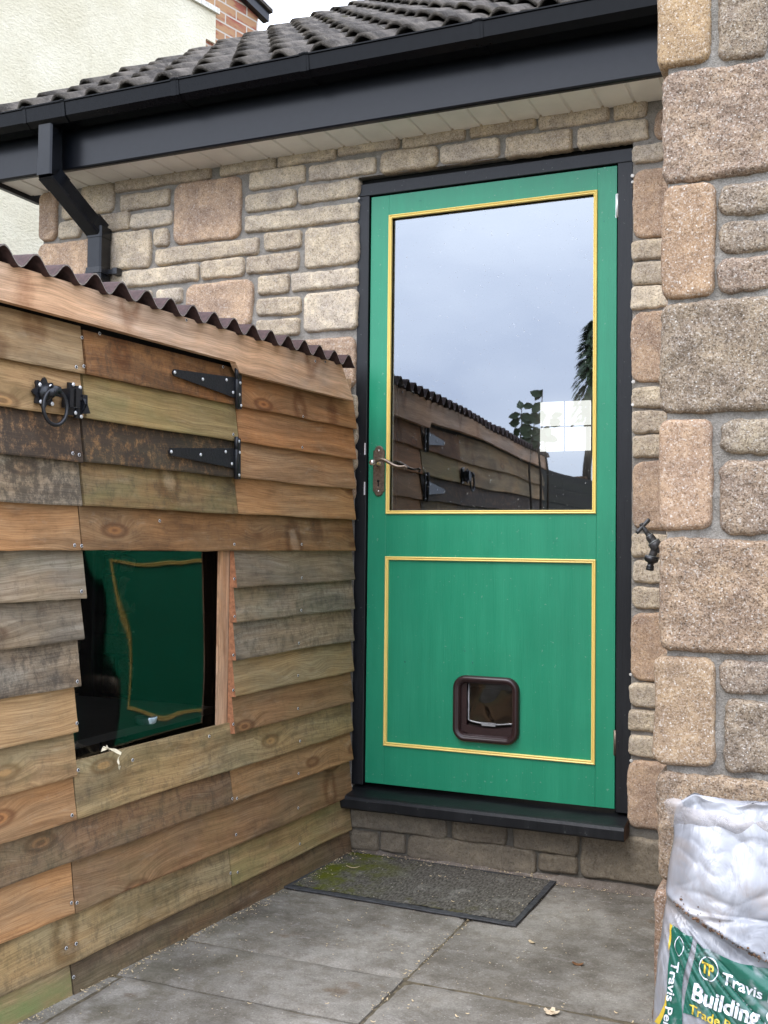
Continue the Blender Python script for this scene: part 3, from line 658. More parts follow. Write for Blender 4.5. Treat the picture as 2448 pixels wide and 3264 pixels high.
# inner lower lip and side cheek that the flap closes on
lipz = PY(1550, 2315, .01).z
iw = fw - .024
pts = [(fcx - iw, lipz + .008)] + [(fcx - iw + 2 * iw * i / 10, lipz - .006 + .010 * ((i / 5 - 1) ** 2)) for i in range(11)] + [(fcx + iw, fcz - fh + .026), (fcx + iw * .5, fcz - fh + .018), (fcx - iw * .5, fcz - fh + .018), (fcx - iw, fcz - fh + .03)]
m.poly([(x, .004, z) for x, z in pts], (0, .03, 0), 0)
m.box((fcx - iw, .006, fcz - fh + .03), (fcx - iw + .018, .034, fcz + fh - .026), 0)
m.build('cat_flap_frame', M_BROWN, DOOR)
m = MB(); zt = fcz + fh - .028; xa, xb = fcx - iw + .022, fcx + iw - .002
q = [(xa, zt), (xb, zt), (xb, lipz + .012)] + [(xb - .01 - (xb - xa - .02) * i / 8, lipz + .006 + .006 * ((i / 4 - 1) ** 2)) for i in range(9)] + [(xa, lipz + .016)]
m.add([(x, .016, z) for x, z in q], [tuple(range(len(q)))]); m.build('cat_flap_pane', M_FLAP, DOOR, recalc=False)
m = MB(); m.tube([(x, .0145, z) for x, z in q[2:]] + [(xa, .0145, zt)], .0024, 8); m.box((fcx - .018, .009, lipz + .001), (fcx + .028, .017, lipz + .011)); m.build('flap_seal', m_plain('clear_plastic_rim', (.22, .22, .22), .3), DOOR)

# room behind the glass
m = MB(); a = (-1.1, .31, -.02); b = (1.34, 2.6, 2.24)
m.add([(a[0], a[1], a[2]), (b[0], a[1], a[2]), (b[0], b[1], a[2]), (a[0], b[1], a[2]), (a[0], a[1], b[2]), (b[0], a[1], b[2]), (b[0], b[1], b[2]), (a[0], b[1], b[2])], [(0, 1, 2, 3), (4, 7, 6, 5), (1, 5, 6, 2), (3, 2, 6, 7), (0, 3, 7, 4)])
m.build('room', M_ROOM, HOUSE, recalc=False)
tl, br = PY(1723, 1283, 2.55), PY(1890, 1435, 2.55)
m = MB(); W_, H_ = br.x - tl.x, tl.z - br.z; vb = PY(1799, 1300, 2.55).x; hb = PY(1799, 1359, 2.55).z; v2 = PY(1886, 1300, 2.55).x; e = .006
for (x0, x1) in ((tl.x, vb - e), (vb + e, v2 - e), (v2 + e, br.x + .15)):
    for (z0, z1) in ((br.z, hb - e), (hb + e, tl.z)): m.box((x0, 2.545, z0), (x1, 2.56, z1))
m.build('kitchen_window', M_LITWIN, HOUSE)

# ------------------------------------------------------------------ eaves
FY, FB, GT = -0.200, 2.158, 2.362           # fascia face, fascia bottom, gutter top
EX0, EX1 = -1.49, 1.30
m = MB(); x = EX0 + .02; i = 0
while x < EX1 - .01:                        # tongue and groove soffit boards
    x2 = min(x + .0985, EX1)
    m.add([(x, FY + .01, 2.164), (x + .003, FY + .01, 2.160), (x2 - .009, FY + .01, 2.160), (x2 - .005, FY + .01, 2.1665), (x2, FY + .01, 2.1665),
           (x, -.012, 2.164), (x + .003, -.012, 2.160), (x2 - .009, -.012, 2.160), (x2 - .005, -.012, 2.1665), (x2, -.012, 2.1665)], [(k, k + 1, k + 6, k + 5) for k in range(4)])
    x = x2
m.box((EX0 + .02, FY + .01, 2.167), (EX1, .01, 2.18)); m.build('soffit', M_SOFF, HOUSE, recalc=False)
m = MB()
prof = [(FY, 2.34), (FY, FB + .006), (FY + .003, FB + .001), (FY + .008, FB - .001), (FY + .02, FB - .001), (FY + .02, 2.34)]
k = len(prof); vs = [(EX0, y, z) for y, z in prof] + [(EX1, y, z) for y, z in prof]
m.add(vs, [(j, (j + 1) % k, k + (j + 1) % k, k + j) for j in range(k)] + [tuple(range(k))[::-1], tuple(range(k, 2 * k))])
m.build('fascia', M_UPVC, HOUSE)
m = MB()
m.poly([(EX0, FY - .002, FB - .014), (EX0, FY - .002, 2.35), (EX0, 4.4, 2.35 + 4.6 * math.tan(rad(31.2))), (EX0, 4.4, 5.0), (EX0, .05, FB + .17), (EX0, .05, FB - .014)], (.018, 0, 0))
m.build('bargeboard', M_UPVC, HOUSE)
GP = [(FY - .001, GT - .004), (FY - .004, GT - .046), (FY - .022, GT - .066), (FY - .078, GT - .066), (FY - .100, GT - .050), (FY - .106, GT - .006), (FY - .112, GT - .004), (FY - .112, GT), (FY - .101, GT), (FY - .0965, GT - .048), (FY - .076, GT - .062), (FY - .024, GT - .062), (FY - .007, GT - .044), (FY - .004, GT - .004)]
def extr(m, prof, x0, x1, mat=0):
    k = len(prof); vs = [(x0, y, z) for y, z in prof] + [(x1, y, z) for y, z in prof]
    m.add(vs, [(j, (j + 1) % k, k + (j + 1) % k, k + j) for j in range(k)] + [tuple(range(k))[::-1], tuple(range(k, 2 * k))], mat)
m = MB(); extr(m, GP, -1.75, EX1); GUT = m.build('gutter', M_GUT, HOUSE)
def grow(p, d):
    cy, cz = FY - .055, GT - .02; return [(y + (d if y > cy else -d) * (1 if abs(y - cy) > .03 else .6), z + (-d if z < cz else d * .8)) for y, z in p]
for u in (74, 197, 553, 967, 1521):
    v = 376 - (u - 0) * .2145; x = PY(u, v, FY - .112).x
    m = MB(); extr(m, grow(GP, .0035), x - .007, x + .007); extr(m, grow(GP, .0025), x - .016, x + .016) if u in (553, 967, 1521) else None
    m.build('gutter_bracket', M_GUT, GUT)
xa, xb = PY(80, 359, FY - .112).x, PY(191, 335, FY - .112).x
m = MB(); extr(m, grow(GP, .0022), xa, xb)
pA = PY(141, 500, -.255)
# square downpipe with swan-neck offset
def sq(m, A, B, h=.0325, mat=0, UX=Vector((1, 0, 0))):
    A, B = Vector(A), Vector(B); T = (B - A).normalized(); V = T.cross(UX).normalized()
    vs = []; bev = .006
    o8 = [(h, h - bev), (h - bev, h), (-h + bev, h), (-h, h - bev), (-h, -h + bev), (-h + bev, -h), (h - bev, -h), (h, -h + bev)]
    for P_ in (A, B): vs += [P_ + UX * a + V * b for a, b in o8]
    m.add(vs, [(i, (i + 1) % 8, 8 + (i + 1) % 8, 8 + i) for i in range(8)] + [tuple(range(8))[::-1], tuple(range(8, 16))], mat)
pxa = PY(139, 480, FY - .09).x; pxb = PY(300, 800, -.09).x
yo, yl = FY - .056, -.062
zo = PY(139, 545, yo - .033).z; zl = PY(300, 730, yl - .033).z
m.build('outlet', M_GUT, GUT)
m = MB()
UXd = Vector((1, 0, 0))
sq(m, (pxa, yo, GT - .06), (pxa, yo, zo - .005), .0325)
sq(m, (pxa, yo, zo + .045), (pxa, yo, zo - .012), .0345)
sq(m, (pxa, yo - .004, zo + .004), (pxb, yl, zl - .01), .0325, UX=UXd)
sq(m, (pxb, yl, zl + .012), (pxb, yl, GZ + .3), .0325)
dv = Vector((pxb - pxa, yl - yo, zl - zo)).normalized()
a = Vector((pxa, yo, zo)); sq(m, a + dv * .0, a + dv * .05, .0345); b = Vector((pxb, yl, zl)); sq(m, b - dv * .055, b - dv * .005, .0345)
sq(m, (pxb, yl, zl + .008), (pxb, yl, zl - .03), .0348)
PIPE = m.build('downpipe', m_plain('glossy_black_pipe', (0.006, 0.007, 0.009), 0.22, 0, 0.2, 0.05, 40, Specular_IOR_Level=0.35), HOUSE)
m = MB(); zc = PY(300, 860, yl - .033).z
sq(m, (pxb, yl, zc + .011), (pxb, yl, zc - .011), .0362)
m.box((pxb + .03, -.052, zc - .008), (pxb + .072, -.044, zc + .008)); m.box((pxb + .055, -.056, zc - .013), (pxb + .078, -.022, zc + .013), bev=.003)
m.box((pxb - .062, -.052, zc - .008), (pxb - .03, -.044, zc + .008)); m.box((pxb - .07, -.056, zc - .013), (pxb - .048, -.022, zc + .013), bev=.003)
m.build('pipe_clip', M_IRON, PIPE)

# roof tiles
TH = rad(31.2); m = MB(); random.seed(3)
sx = math.cos(TH); sz = math.sin(TH); VX0 = -1.50
def tile_h(t):   # t across one roll pitch of 150 mm, roll in the middle
    d = abs(t - .085)
    return .028 * math.cos(min(1, d / .041) * math.pi / 2) ** .9 - .004 * math.sin(min(1, max(0, (abs(t - .02)) / .05)) * math.pi) if d < .041 else .0025 * math.cos((t - .0) / .15 * 2 * math.pi)
NA = 16
for r in range(17):
    s0 = r * .30 - .02; step = .024
    for c in range(-1, 10):
        x0 = VX0 + c * .30; jit = random.uniform(-.004, .004); jz = random.uniform(-.003, .003)
        if x0 > 1.35 or (c == -1): continue
        for half in (0, 1):
            xs_ = [x0 + half * .15 + .15 * i / NA for i in range(NA + 1)]
            rows = []
            for (s, off) in ((s0 + jit, step), (s0 + .10, step * .72), (s0 + .2, step * .4), (s0 + .34, -.002)):
                row = []
                for i, x in enumerate(xs_):
                    h = max(0, tile_h(.15 * i / NA)) + off + jz + noise.noise(Vector((x * 30, s * 30, 1))) * .003 + noise.noise(Vector((x * 95, s * 60, 4))) * .0022
                    ds = noise.noise(Vector((x * 40, s * 9, 8))) * .005 if s == s0 + jit else 0
                    row.append(Vector((x, -.245 + (s + ds) * sx - h * sz, 2.370 + (s + ds) * sz + h * sx)))
                rows.append(row)
            vs = [p for row in rows for p in row]; w = NA + 1
            fs = [(j * w + i, j * w + i + 1, (j + 1) * w + i + 1, (j + 1) * w + i) for j in range(3) for i in range(NA)]
            # front rim and underside: a shell 12 mm thick, open under the roll
            nv_ = Vector((0, -sz, sx)); k0 = len(vs)
            vs += [p - nv_ * .012 for p in rows[0]] + [p - nv_ * .012 + Vector((0, sx, sz)) * .10 for p in rows[0]]
            fs += [(i, k0 + i, k0 + i + 1, i + 1) for i in range(NA)] + [(k0 + i, k0 + w + i, k0 + w + i + 1, k0 + i + 1) for i in range(NA)]
            if c == 0 and half == 0: fs += [(0, w, 2 * w, 3 * w, k0)]
            m.add(vs, fs, 0, smooth=True)
# underlay so no light leaks through
m.add([(VX0 + .01, -.20, 2.37), (1.6, -.20, 2.37), (1.6, -.20 + 5 * sx, 2.37 + 5 * sz), (VX0 + .01, -.20 + 5 * sx, 2.37 + 5 * sz)], [(0, 1, 2, 3)], 1)
m.build('roof', [M_TILE, M_DARK], HOUSE, recalc=False)

# ------------------------------------------------------------------ projecting wall on the right
PYF = -1.27
PW = thing('stone_wall', (1.27, -.65, GZ), 'end of projecting wall of large pinkish stones right of the door', 'wall')
z = lambda a, b, c, d, o, k='r': (2048 + a / 2.765, 2048 + b / 2.765, o + c / 2.765, o + d / 2.765, k)
PS_ = [z(125,590,-330,545,0,'s'), z(665,1104,-420,495,0), z(165,1176,565,1540,0), (2110,2276,586,943,'s'), (2290,2472,575,677,'r'), (2293,2472,697,797,'r'), (2289,2472,817,923,'r'),
 (2105,2472,952,1313,'r'), (2100,2268,1339,1687,'s'), (2294,2472,1335,1444,'r'), (2297,2472,1467,1699,'r'), (2100,2472,1717,2083,'r'),
 (2081,2277,2098,2441,'s'), (2294,2472,2108,2215,'r'), (2307,2472,2235,2470,'r'), (2093,2472,2478,2830,'r'), (2084,2262,2850,3190,'s'), (2285,2472,2850,2960,'r'), (2285,2472,2985,3200,'r'), (2076,2472,3215,3350,'r'),
 (2108,2472,-470,-150,'r'), (2108,2472,-720,-490,'r')]
random.seed(21); m = MB(); P = Vector((0, PYF, 0)); PCOL = [sl(184, 156, 126), sl(172, 154, 138), sl(178, 154, 138), sl(180, 150, 126), sl(178, 160, 144), sl(176, 158, 142), sl(178, 156, 142), sl(166, 148, 132), sl(190, 160, 138), sl(178, 162, 146), sl(176, 154, 138), sl(182, 156, 136), sl(180, 154, 130), sl(168, 150, 138), sl(170, 152, 136), sl(182, 158, 138)]
for k, (a, b, t, bt, kd) in enumerate(PS_):
    fy = PYF - .018; yc = (t + bt) / 2; xc = (a + b) / 2
    x0, x1 = PY(a, yc, fy).x, PY(b, yc, fy).x; z1, z0 = PY(xc, t, fy).z, PY(xc, bt, fy).z
    if z0 < GZ: z0 = GZ - .01
    col = tuple(c * k_ for c, k_ in zip((PCOL[k] if k < len(PCOL) else random.choice(PBIG)), (.84, .86, .80)))
    stone(m, P, U, Nn, x0, x1, z0, z1, col, 0.0035, 0.22 if kd == 's' else 1.25, 0.016, .020 if kd == 's' else .022, seed=50 + k, depth=.09)
x0w, x1w = PY(2128, 1650, PYF).x, PY(2462, 800, PYF).x
mortar_sheet(m, P + Nn * .003, U, Nn, x0w, x1w, GZ - .02, 2.9, .005, 9, 1, .007)
m.box((x0w, PYF + .006, GZ - .05), (x1w, -.03, 2.15), 1)
m.box((x0w, PYF + .006, 2.1501), (x1w, FY - .14, 2.9), 1)
# coursed stones down both long faces
for side, (Px, Ux, Nx) in enumerate(((x0w, Vector((0, -1, 0)), Vector((-1, 0, 0))), (x1w, Vector((0, 1, 0)), Vector((1, 0, 0))))):
    zc = GZ; r = 0
    while zc < 2.08:
        h = [.215, .068, .068, .068][r % 4]; a = .03 if r % 2 else -.02
        while a < 1.17:
            w = random.choice([.21, .29, .14]); lo, hi = (a, min(a + w, 1.17)) if side == 0 else (-a - min(w, 1.17 - a), -a)
            if side == 0: stone(m, Vector((Px, 0, 0)), Ux, Nx, .04 + lo, .04 + hi, zc, zc + h, random.choice(BEIGE + PINK), .03, 1, .012, None, seed=a * 7 + zc * 3 + side, depth=.01)
            else: stone(m, Vector((Px, 0, 0)), Ux, Nx, lo - .05, hi - .05, zc, zc + h, random.choice(BEIGE + PINK), .03, 1, .012, None, seed=a * 7 + zc * 3 + side, depth=.01)
            a += w + .012
        zc += h + .011; r += 1
m.build('stones_and_mortar', [M_STONE, M_MORT], PW, recalc=False)

# ------------------------------------------------------------------ garden tap
TY = -1.02
def TZ(a, b, dy=0.0): return PY(1960 + a / 6.9125, 1600 + b / 6.9125, TY) + Vector((0, dy, 0))
K = 1 / 6.9125 / (FPX / 2.38)     # metres per zoomed pixel there
TAP = thing('garden_tap', (1.169, TY, TZ(900, 1000).z), 'dark brass outdoor tap with T handle on the side of the projecting wall', 'tap')
m = MB(); c0 = TZ(905, 930); ax = (TZ(690, 640) - TZ(940, 1010)).normalized()
m.lathe(TZ(935, 1010), ax, [(-18 * K * 2, 100 * K), (0, 130 * K), (75 * K, 128 * K), (130 * K, 125 * K)], 22, 0)
m.lathe(TZ(935, 1010) + ax * 130 * K, ax, [(0, 128 * K), (18 * K, 128 * K), (22 * K, 100 * K)], 22, 1)
m.lathe(TZ(935, 1010) + ax * 150 * K, ax, [(0, 96 * K), (70 * K, 92 * K)], 8, 0, smooth=False)
m.lathe(TZ(935, 1010) + ax * 220 * K, ax, [(0, 92 * K), (8 * K, 92 * K), (60 * K, 84 * K), (75 * K, 80 * K)], 20, 0)
m.lathe(TZ(935, 1010) + ax * 293 * K, ax, [(0, 78 * K), (12 * K, 78 * K), (14 * K, 62 * K)], 20, 1)
m.lathe(TZ(935, 1010) + ax * 305 * K, ax, [(0, 60 * K), (36 * K, 58 * K), (40 * K, 40 * K)], 20, 0)
# inlet into the wall and spout
w0 = TZ(1010, 1030); m.lathe(w0 - Vector((.012, 0, 0)), (1, 0, 0), [(0, 92 * K), (.02, 96 * K), (.024, 80 * K), (.10, 78 * K)], 20, 0)
m.box(w0 + Vector((.004, -.013, -.013)), w0 + Vector((.018, .013, .013)), 0, bev=.002)
sp = [TZ(905, 990), TZ(870, 1080), TZ(835, 1160), TZ(815, 1215)]; m.tube(sp, [95 * K, 82 * K, 78 * K, 82 * K], 18, 0)
m.build('tap_body', [M_TAP, M_TAPL], TAP)
m = MB(); hp = TZ(745, 735); m.lathe(hp, ax, [(0, 54 * K), (110 * K, 52 * K), (190 * K, 44 * K), (240 * K, 36 * K), (262 * K, 50 * K), (290 * K, 44 * K)], 16, 0)
hb1, hb2 = TZ(490, 690, -.006), TZ(748, 378, .006); m.tube([hb1, hb1.lerp(hb2, .12), hb1.lerp(hb2, .5), hb1.lerp(hb2, .88), hb2], [36 * K, 44 * K, 36 * K, 44 * K, 36 * K], 16, 0)
m.build('tap_handle', M_TAP, TAP)
m = MB(); dn = Vector((-.16, 0, -1)).normalized(); o = TZ(818, 1190)
m.lathe(o, dn, [(0, 132 * K), (8 * K, 134 * K)], 24, 1); m.lathe(o + dn * 8 * K, dn, [(0, 142 * K), (70 * K, 148 * K), (115 * K, 125 * K), (135 * K, 80 * K), (150 * K, 62 * K), (185 * K, 62 * K), (195 * K, 76 * K), (225 * K, 80 * K), (232 * K, 72 * K), (245 * K, 82 * K), (290 * K, 80 * K), (297 * K, 60 * K)], 24, 0)
m.build('hose_connector', [m_plain('black_hose_plastic', (.008, .008, .009), .35), M_TAPL], TAP)

# ------------------------------------------------------------------ shed
SHED = thing('wooden_shed', (-.75, -1.7, GZ), 'low shed of weathered overlapping boards with a window and small hatch', 'shed')
C_TAN, C_OR, C_BR, C_GR, C_OL, C_DK = sl(178, 151, 114), sl(174, 136, 96), sl(154, 124, 93), sl(150, 138, 120), sl(170, 148, 110), sl(138, 112, 86)
ZB = [1.187, 1.086, .983, .882, .779, .681, .584, .478, .376, .274, .176, .082, -.037, -.148, -.228]
YL, YA, YB, YE = -3.42, -1.300, -0.700, -0.036
def board(m, k, y0, y1, col, dk=0.0, gr=0.0, seed=0, bottom=None, top=None, proud=0.0, mat=0):
    b = (ZB[k] if bottom is None else bottom); t = (ZB[k - 1] + .013 if k > 0 else 1.300) if top is None else top
    tilt = (lambda y: .009 * (y + .03)) if k >= 5 else (lambda y: 0.0)
    n = max(4, int((y1 - y0) / .03)); vs = []; uv = []; so = seed * 3.137
    for i in range(n + 1):
        y = y0 + (y1 - y0) * i / n
        wv = noise.noise(Vector((y * 5, k * 3.1, seed))) * .0035 + noise.noise(Vector((y * 30, k * 3.1, seed))) * .0011
        cup = noise.noise(Vector((y * 2.3, k, seed + 9))) * .003
        for (zz, o) in ((t, .002), (b + .045 + wv, .0125 + cup * .6), (b + .004 + wv, .0195 + cup), (b + wv, .0185 + cup), (b + .001 + wv, .004 + cup), (t, -.010)):
            vs.append(sh(y, zz + tilt(y), o + proud)); uv.append((y + so, zz - b + so * .71 if o > 0 else zz + so))
    k6 = 6; fs = [(i * k6 + j, (i + 1) * k6 + j, (i + 1) * k6 + (j + 1) % k6, i * k6 + (j + 1) % k6) for i in range(n) for j in range(k6)]
    fs += [tuple(range(k6))[::-1], tuple(n * k6 + j for j in range(k6))]
    m.add(vs, fs, mat, col, (dk, gr, 0), uv)
m = MB()
def vj(c, s): random.seed(int(s * 77) + 3); j = random.uniform(.9, 1.08); return tuple(q * j for q in c)
LEFT = [(C_TAN, .10, .05), (C_TAN, .15, .12), (C_BR, .62, .0), (C_GR, .50, .05), (C_OR, .05, 0), (C_GR, .20, .12), (C_GR, .28, .05), (C_GR, .40, 0), (C_TAN, .12, .05), (C_TAN, .22, .18), (C_OR, .10, .0), (None,), (C_OR, .05, .0), (None,), (C_OL, .15, 1.0)]
for k, r in enumerate(LEFT):
    if r[0] is None: continue
    e = {5: .018, 6: .012, 7: .006}.get(k, -.002)
    board(m, k, YL, YA + e, vj(r[0], k), r[1], r[2], seed=k + 1.3)
board(m, 11, YL, YB - .002, vj(C_DK, 3.3), .34, .12, seed=4.4)
board(m, 13, YL, YB - .002, vj(C_OL, 4.1), .30, .12, seed=7.7)
RIGHT = [(C_OR, .06, 0), (C_OR, .10, 0), (C_OR, .08, 0), (C_OR, .10, .03), (None,), (C_GR, .22, .10), (C_GR, .32, .15), (C_GR, .34, .05), (C_OL, .12, .04), (C_BR, .15, .10), (None,), (C_OR, .22, .05), (None,), (C_OL, .25, .45), (None,)]
RCOL = {0: sl(168, 124, 84), 1: sl(174, 129, 88), 2: sl(180, 142, 104), 3: sl(176, 138, 98), 11: sl(162, 130, 94)}
for k, r in enumerate(RIGHT):
    if r[0] is None: continue
    board(m, k, YB + .002, YE, vj(RCOL.get(k, r[0]), k + .4), r[1], r[2], seed=k + 21.7)
board(m, 4, YA + .002, YE, vj(sl(150, 116, 80), 9), .22, .0, seed=33.1)
board(m, 10, YA + .002, YE, vj(C_OL, 8.8), .28, .15, seed=35.6, top=ZB[9] + .030)
board(m, 12, YA + .002, YE, vj(C_BR, 8.2), .20, .12, seed=37.2)
board(m, 14, YA + .002, YE, vj(sl(124, 104, 82), 8.1), .30, .15, seed=39.9)
# unseen end and back walls; black sheets added to keep the inside dark
zt = 1.36
m.add([sh(YL, GZ - .02, 0), sh(YL, zt, 0), sh(YL, zt, -1.3), sh(YL, GZ - .02, -1.3)], [(0, 1, 2, 3)], 0, C_BR, (.2, .1, 0))
m.add([sh(YE, GZ - .02, -.005), sh(YE, zt, -.005), sh(YE, zt, -1.3), sh(YE, GZ - .02, -1.3)], [(0, 1, 2, 3)], 0, C_BR, (.2, .1, 0)); m.add([sh(YE - .06, GZ - .02, -.02), sh(YE - .06, zt, -.02), sh(YE - .06, zt, -1.29), sh(YE - .06, GZ - .02, -1.29)], [(0, 1, 2, 3)], 1)
m.add([sh(YL, GZ - .02, -1.3), sh(YL, zt, -1.3), sh(YE, zt, -1.3), sh(YE, GZ - .02, -1.3)], [(0, 1, 2, 3)], 0, C_BR, (.2, .1, 0))
m.add([sh(YA - .03, .2, -.0125), sh(YA - .03, .85, -.0125), sh(YA - .03, .85, -.5), sh(YA - .03, .2, -.5)], [(0, 1, 2, 3)], 1)
for (a, b, c, d) in ((YL, YA, GZ, 1.33), (YB, YE, GZ, 1.33), (YA, YB, .80, 1.33), (YA, YB, GZ, .28)):
    m.add([sh(a, c, -.012), sh(b, c, -.012), sh(b, d, -.012), sh(a, d, -.012)], [(0, 1, 2, 3)], 1)
m.build('cladding', [M_WOOD, M_DARK], SHED, recalc=False)
# hatch
m = MB()
for k, (c, dk, gr) in enumerate(((sl(158, 116, 76), .34, .0), (sl(168, 144, 98), .12, .28), (sl(146, 116, 82), .62, .05), (sl(148, 124, 88), .30, .25))):
    board(m, k, YA + .004, YB - .003, vj(c, k + .9), dk, gr, seed=50.3 + k, proud=.002, top=1.293 if k == 0 else None)
HATCH = m.build('hatch', M_WOOD, SHED, recalc=False)
# fascia board
def fpt(u, v, o=.040): y, z_ = PS(u, v, o); return (y, z_)
(a1, b1), (a2, b2) = fpt(600, 1015), fpt(1088, 1160); (c1, d1), (c2, d2) = fpt(0, 955), fpt(748, 1153); (e1, g1), (e2, g2) = fpt(765, 1188), fpt(1128, 1277)
ztf = (b1 + b2) / 2
top = [(YL - .02, ztf), (-2.4, ztf), (-1.6, ztf), (-1.2, ztf), (-.9, ztf), (-.6, ztf), (-.35, ztf), (a2, b2)]
bot = [(e2, g2), (-.3, g1), (e1, g1), (c2 + .004, d2), (-.9, d2), (-1.3, d1), (YL - .02, d1)]
pts = top + bot; m = MB(); n = len(pts)
front = [sh(y, z_, .040) for y, z_ in pts]; back = [sh(y, z_, .021) for y, z_ in pts]
uvp = [(y * 1.0 + 91.3, z_ * .8 + 4.2) for y, z_ in pts]
m.add(front + back, [tuple(range(n))[::-1], tuple(range(n, 2 * n))] + [(i, i + n, (i + 1) % n + n, (i + 1) % n) for i in range(n)], 0, sl(226, 192, 162), (.0, 0, .9), uvp + uvp)
FAS = m.build('fascia_board', M_WOOD, SHED)
# corrugated roof
m = MB(); PIT = .0885; y = YL - .05; ys_ = []
while y < -.128: ys_.append(y); y += PIT / 12
ph = PS(1057, 1130, .05)[0]; vs = []; n = len(ys_); XF, XB = .062, -1.35
zr = ztf + .014
for (o, dz) in ((XF, 0), (-.3, .03), (XB, .10)):
    for y in ys_:
        w = math.cos(2 * math.pi * (y - ph) / PIT); am = .0178 * (1 + .12 * noise.noise(Vector((y * 9, 0, 0))))
        vs.append(sh(y, zr + dz + am * w + .004 * noise.noise(Vector((y * 3.7, 5, 0))), o))
k = len(vs); vs += [Vector(v) - Vector((0, 0, .0034)) for v in vs]
fs = [(r * n + i, r * n + i + 1, (r + 1) * n + i + 1, (r + 1) * n + i) for r in (0, 1) for i in range(n - 1)]
m.add(vs, fs + [tuple(k + q for q in f[::-1]) for f in fs], 0, smooth=True); m.add(vs[:n] + vs[k:k + n], [(i, i + 1, n + i + 1, n + i) for i in range(n - 1)], 1)
m.build('corrugated_roof', [M_ONDU, M_ONDR], SHED, recalc=False)
# window sheet, stud, interior
m = MB(); ny, nz2 = 40, 34; vs = []
for j in range(nz2 + 1):
    for i in range(ny + 1):
        y = YA - .02 + (YB - YA + .0) * i / ny; z_ = .26 + .55 * j / nz2; t = i / ny; vs.append(sh(y, z_, -.003 - .031 * (1 - (1 - t) ** 2) + .0034 * noise.noise(Vector((y * 4.2, z_ * 3.2, 2.2))) + .006 * math.sin(z_ * 7.5 + y * 3) * (.2 + .3 * t)))
m.add(vs, [(j * (ny + 1) + i, j * (ny + 1) + i + 1, (j + 1) * (ny + 1) + i + 1, (j + 1) * (ny + 1) + i) for j in range(nz2) for i in range(ny)], smooth=True)
m.build('window_pane', M_PERSP, SHED, recalc=False)
m = MB(); y1, y2 = PS(695, 2000, -.006)[0], PS(726, 2000, -.006)[0]
uvf = lambda v: (v.z + 3.3, v.y * .8 + 17)
for (ya, yb_, o0, o1) in ((y1, y2 - .010, -.011, -.006), (y2 - .010, y2 + .014, -.014, -.008)):
    vs = [sh(ya, .25, o0), sh(yb_, .25, o0), sh(yb_, .25, o1), sh(ya, .25, o1), sh(ya, .80, o0), sh(yb_, .80, o0), sh(yb_, .80, o1), sh(ya, .80, o1)]
    m.add(vs, [(0, 3, 2, 1), (4, 5, 6, 7), (0, 1, 5, 4), (1, 2, 6, 5), (2, 3, 7, 6), (3, 0, 4, 7)], 0, sl(216, 174, 138), (0, 0, 0), [uvf(v) for v in vs])
m.build('window_stud', M_WOOD, SHED, recalc=False)
m = MB()
for k in (5, 6, 7, 8, 9):     # sawn ends of the boards beside the window
    b = ZB[k] + .009 * (YB + .03); t = ZB[k - 1] - .002
    m.add([sh(YB - .0025, b, -.004), sh(YB + .0015, b, .0195), sh(YB + .0015, t, .006), sh(YB - .0025, t, -.004)], [(0, 1, 2, 3)])
m.build('sawn_edge', M_RAW, SHED)
# screws
SCR = [(325,1062),(268,1075),(240,1170),(265,1168),(717,1169),(570,1023),(983,1153),(1015,1155),(963,1328),(961,1426),(740,1385),(250,1450),(230,1445),(235,1738),(257,1740),(515,1660),(745,1735),(960,1735),
 (745,1845),(960,1842),(745,1965),(958,1945),(741,2088),(951,2050),(741,2200),(949,2153),(741,2308),(949,2258),(256,1885),(252,2028),(242,2172),(242,2305),(664,2347),(420,2422),(1025,2362),(955,2362),(245,2454),(225,2598),(242,2598),(738,2545),(752,2544),(950,2465),(240,2730),(950,2575),(751,2660),(225,2877),(242,2877),(735,2783),(757,2780),(955,2690),(945,2728),(242,3008),(210,3022),(236,3115)]
hole = MB(); hole.lathe((0, 0, 0), (1, 0, 0), [(0, .0042), (.0006, .0042), (.0012, .0037), (.0006, .0028)], 14, 0); hole.box((.0006, -.0034, -.0008), (.0014, .0034, .0008), 1); hole.box((.0006, -.0008, -.0034), (.0014, .0008, .0034), 1)
sme = None
for (u, v) in SCR:
    y, z_ = PS(u, v, .016); o = None
    if sme is None:
        o = hole.build('screw', [M_STEEL, M_DARK]); sme = o.data
    else:
        o = D.objects.new('screw', sme); COL.objects.link(o)
    # sit on the sloping face of its board
    kk = next((i for i, b in enumerate(ZB) if z_ > b), 14); b = ZB[kk]; t = (ZB[kk - 1] if kk else 1.3)
    off = .0195 - .0165 * max(0, min(1, (z_ - b) / (t - b + .013)))
    if z_ > 1.30: off = .040
    if z_ < ZB[10] + .16 and z_ > ZB[10] and y < YB and u > 250: off = .018
    hatchy = YA < y < YB and ZB[3] < z_ < 1.30
    par = HATCH if hatchy else SHED
    o.parent = par
    loc = sh(y, z_, off + (.002 if hatchy else 0) + .001); o.location = loc - SHED.location
    o.rotation_euler = (random.uniform(0, 3), 0, math.atan2(SN.y, SN.x))
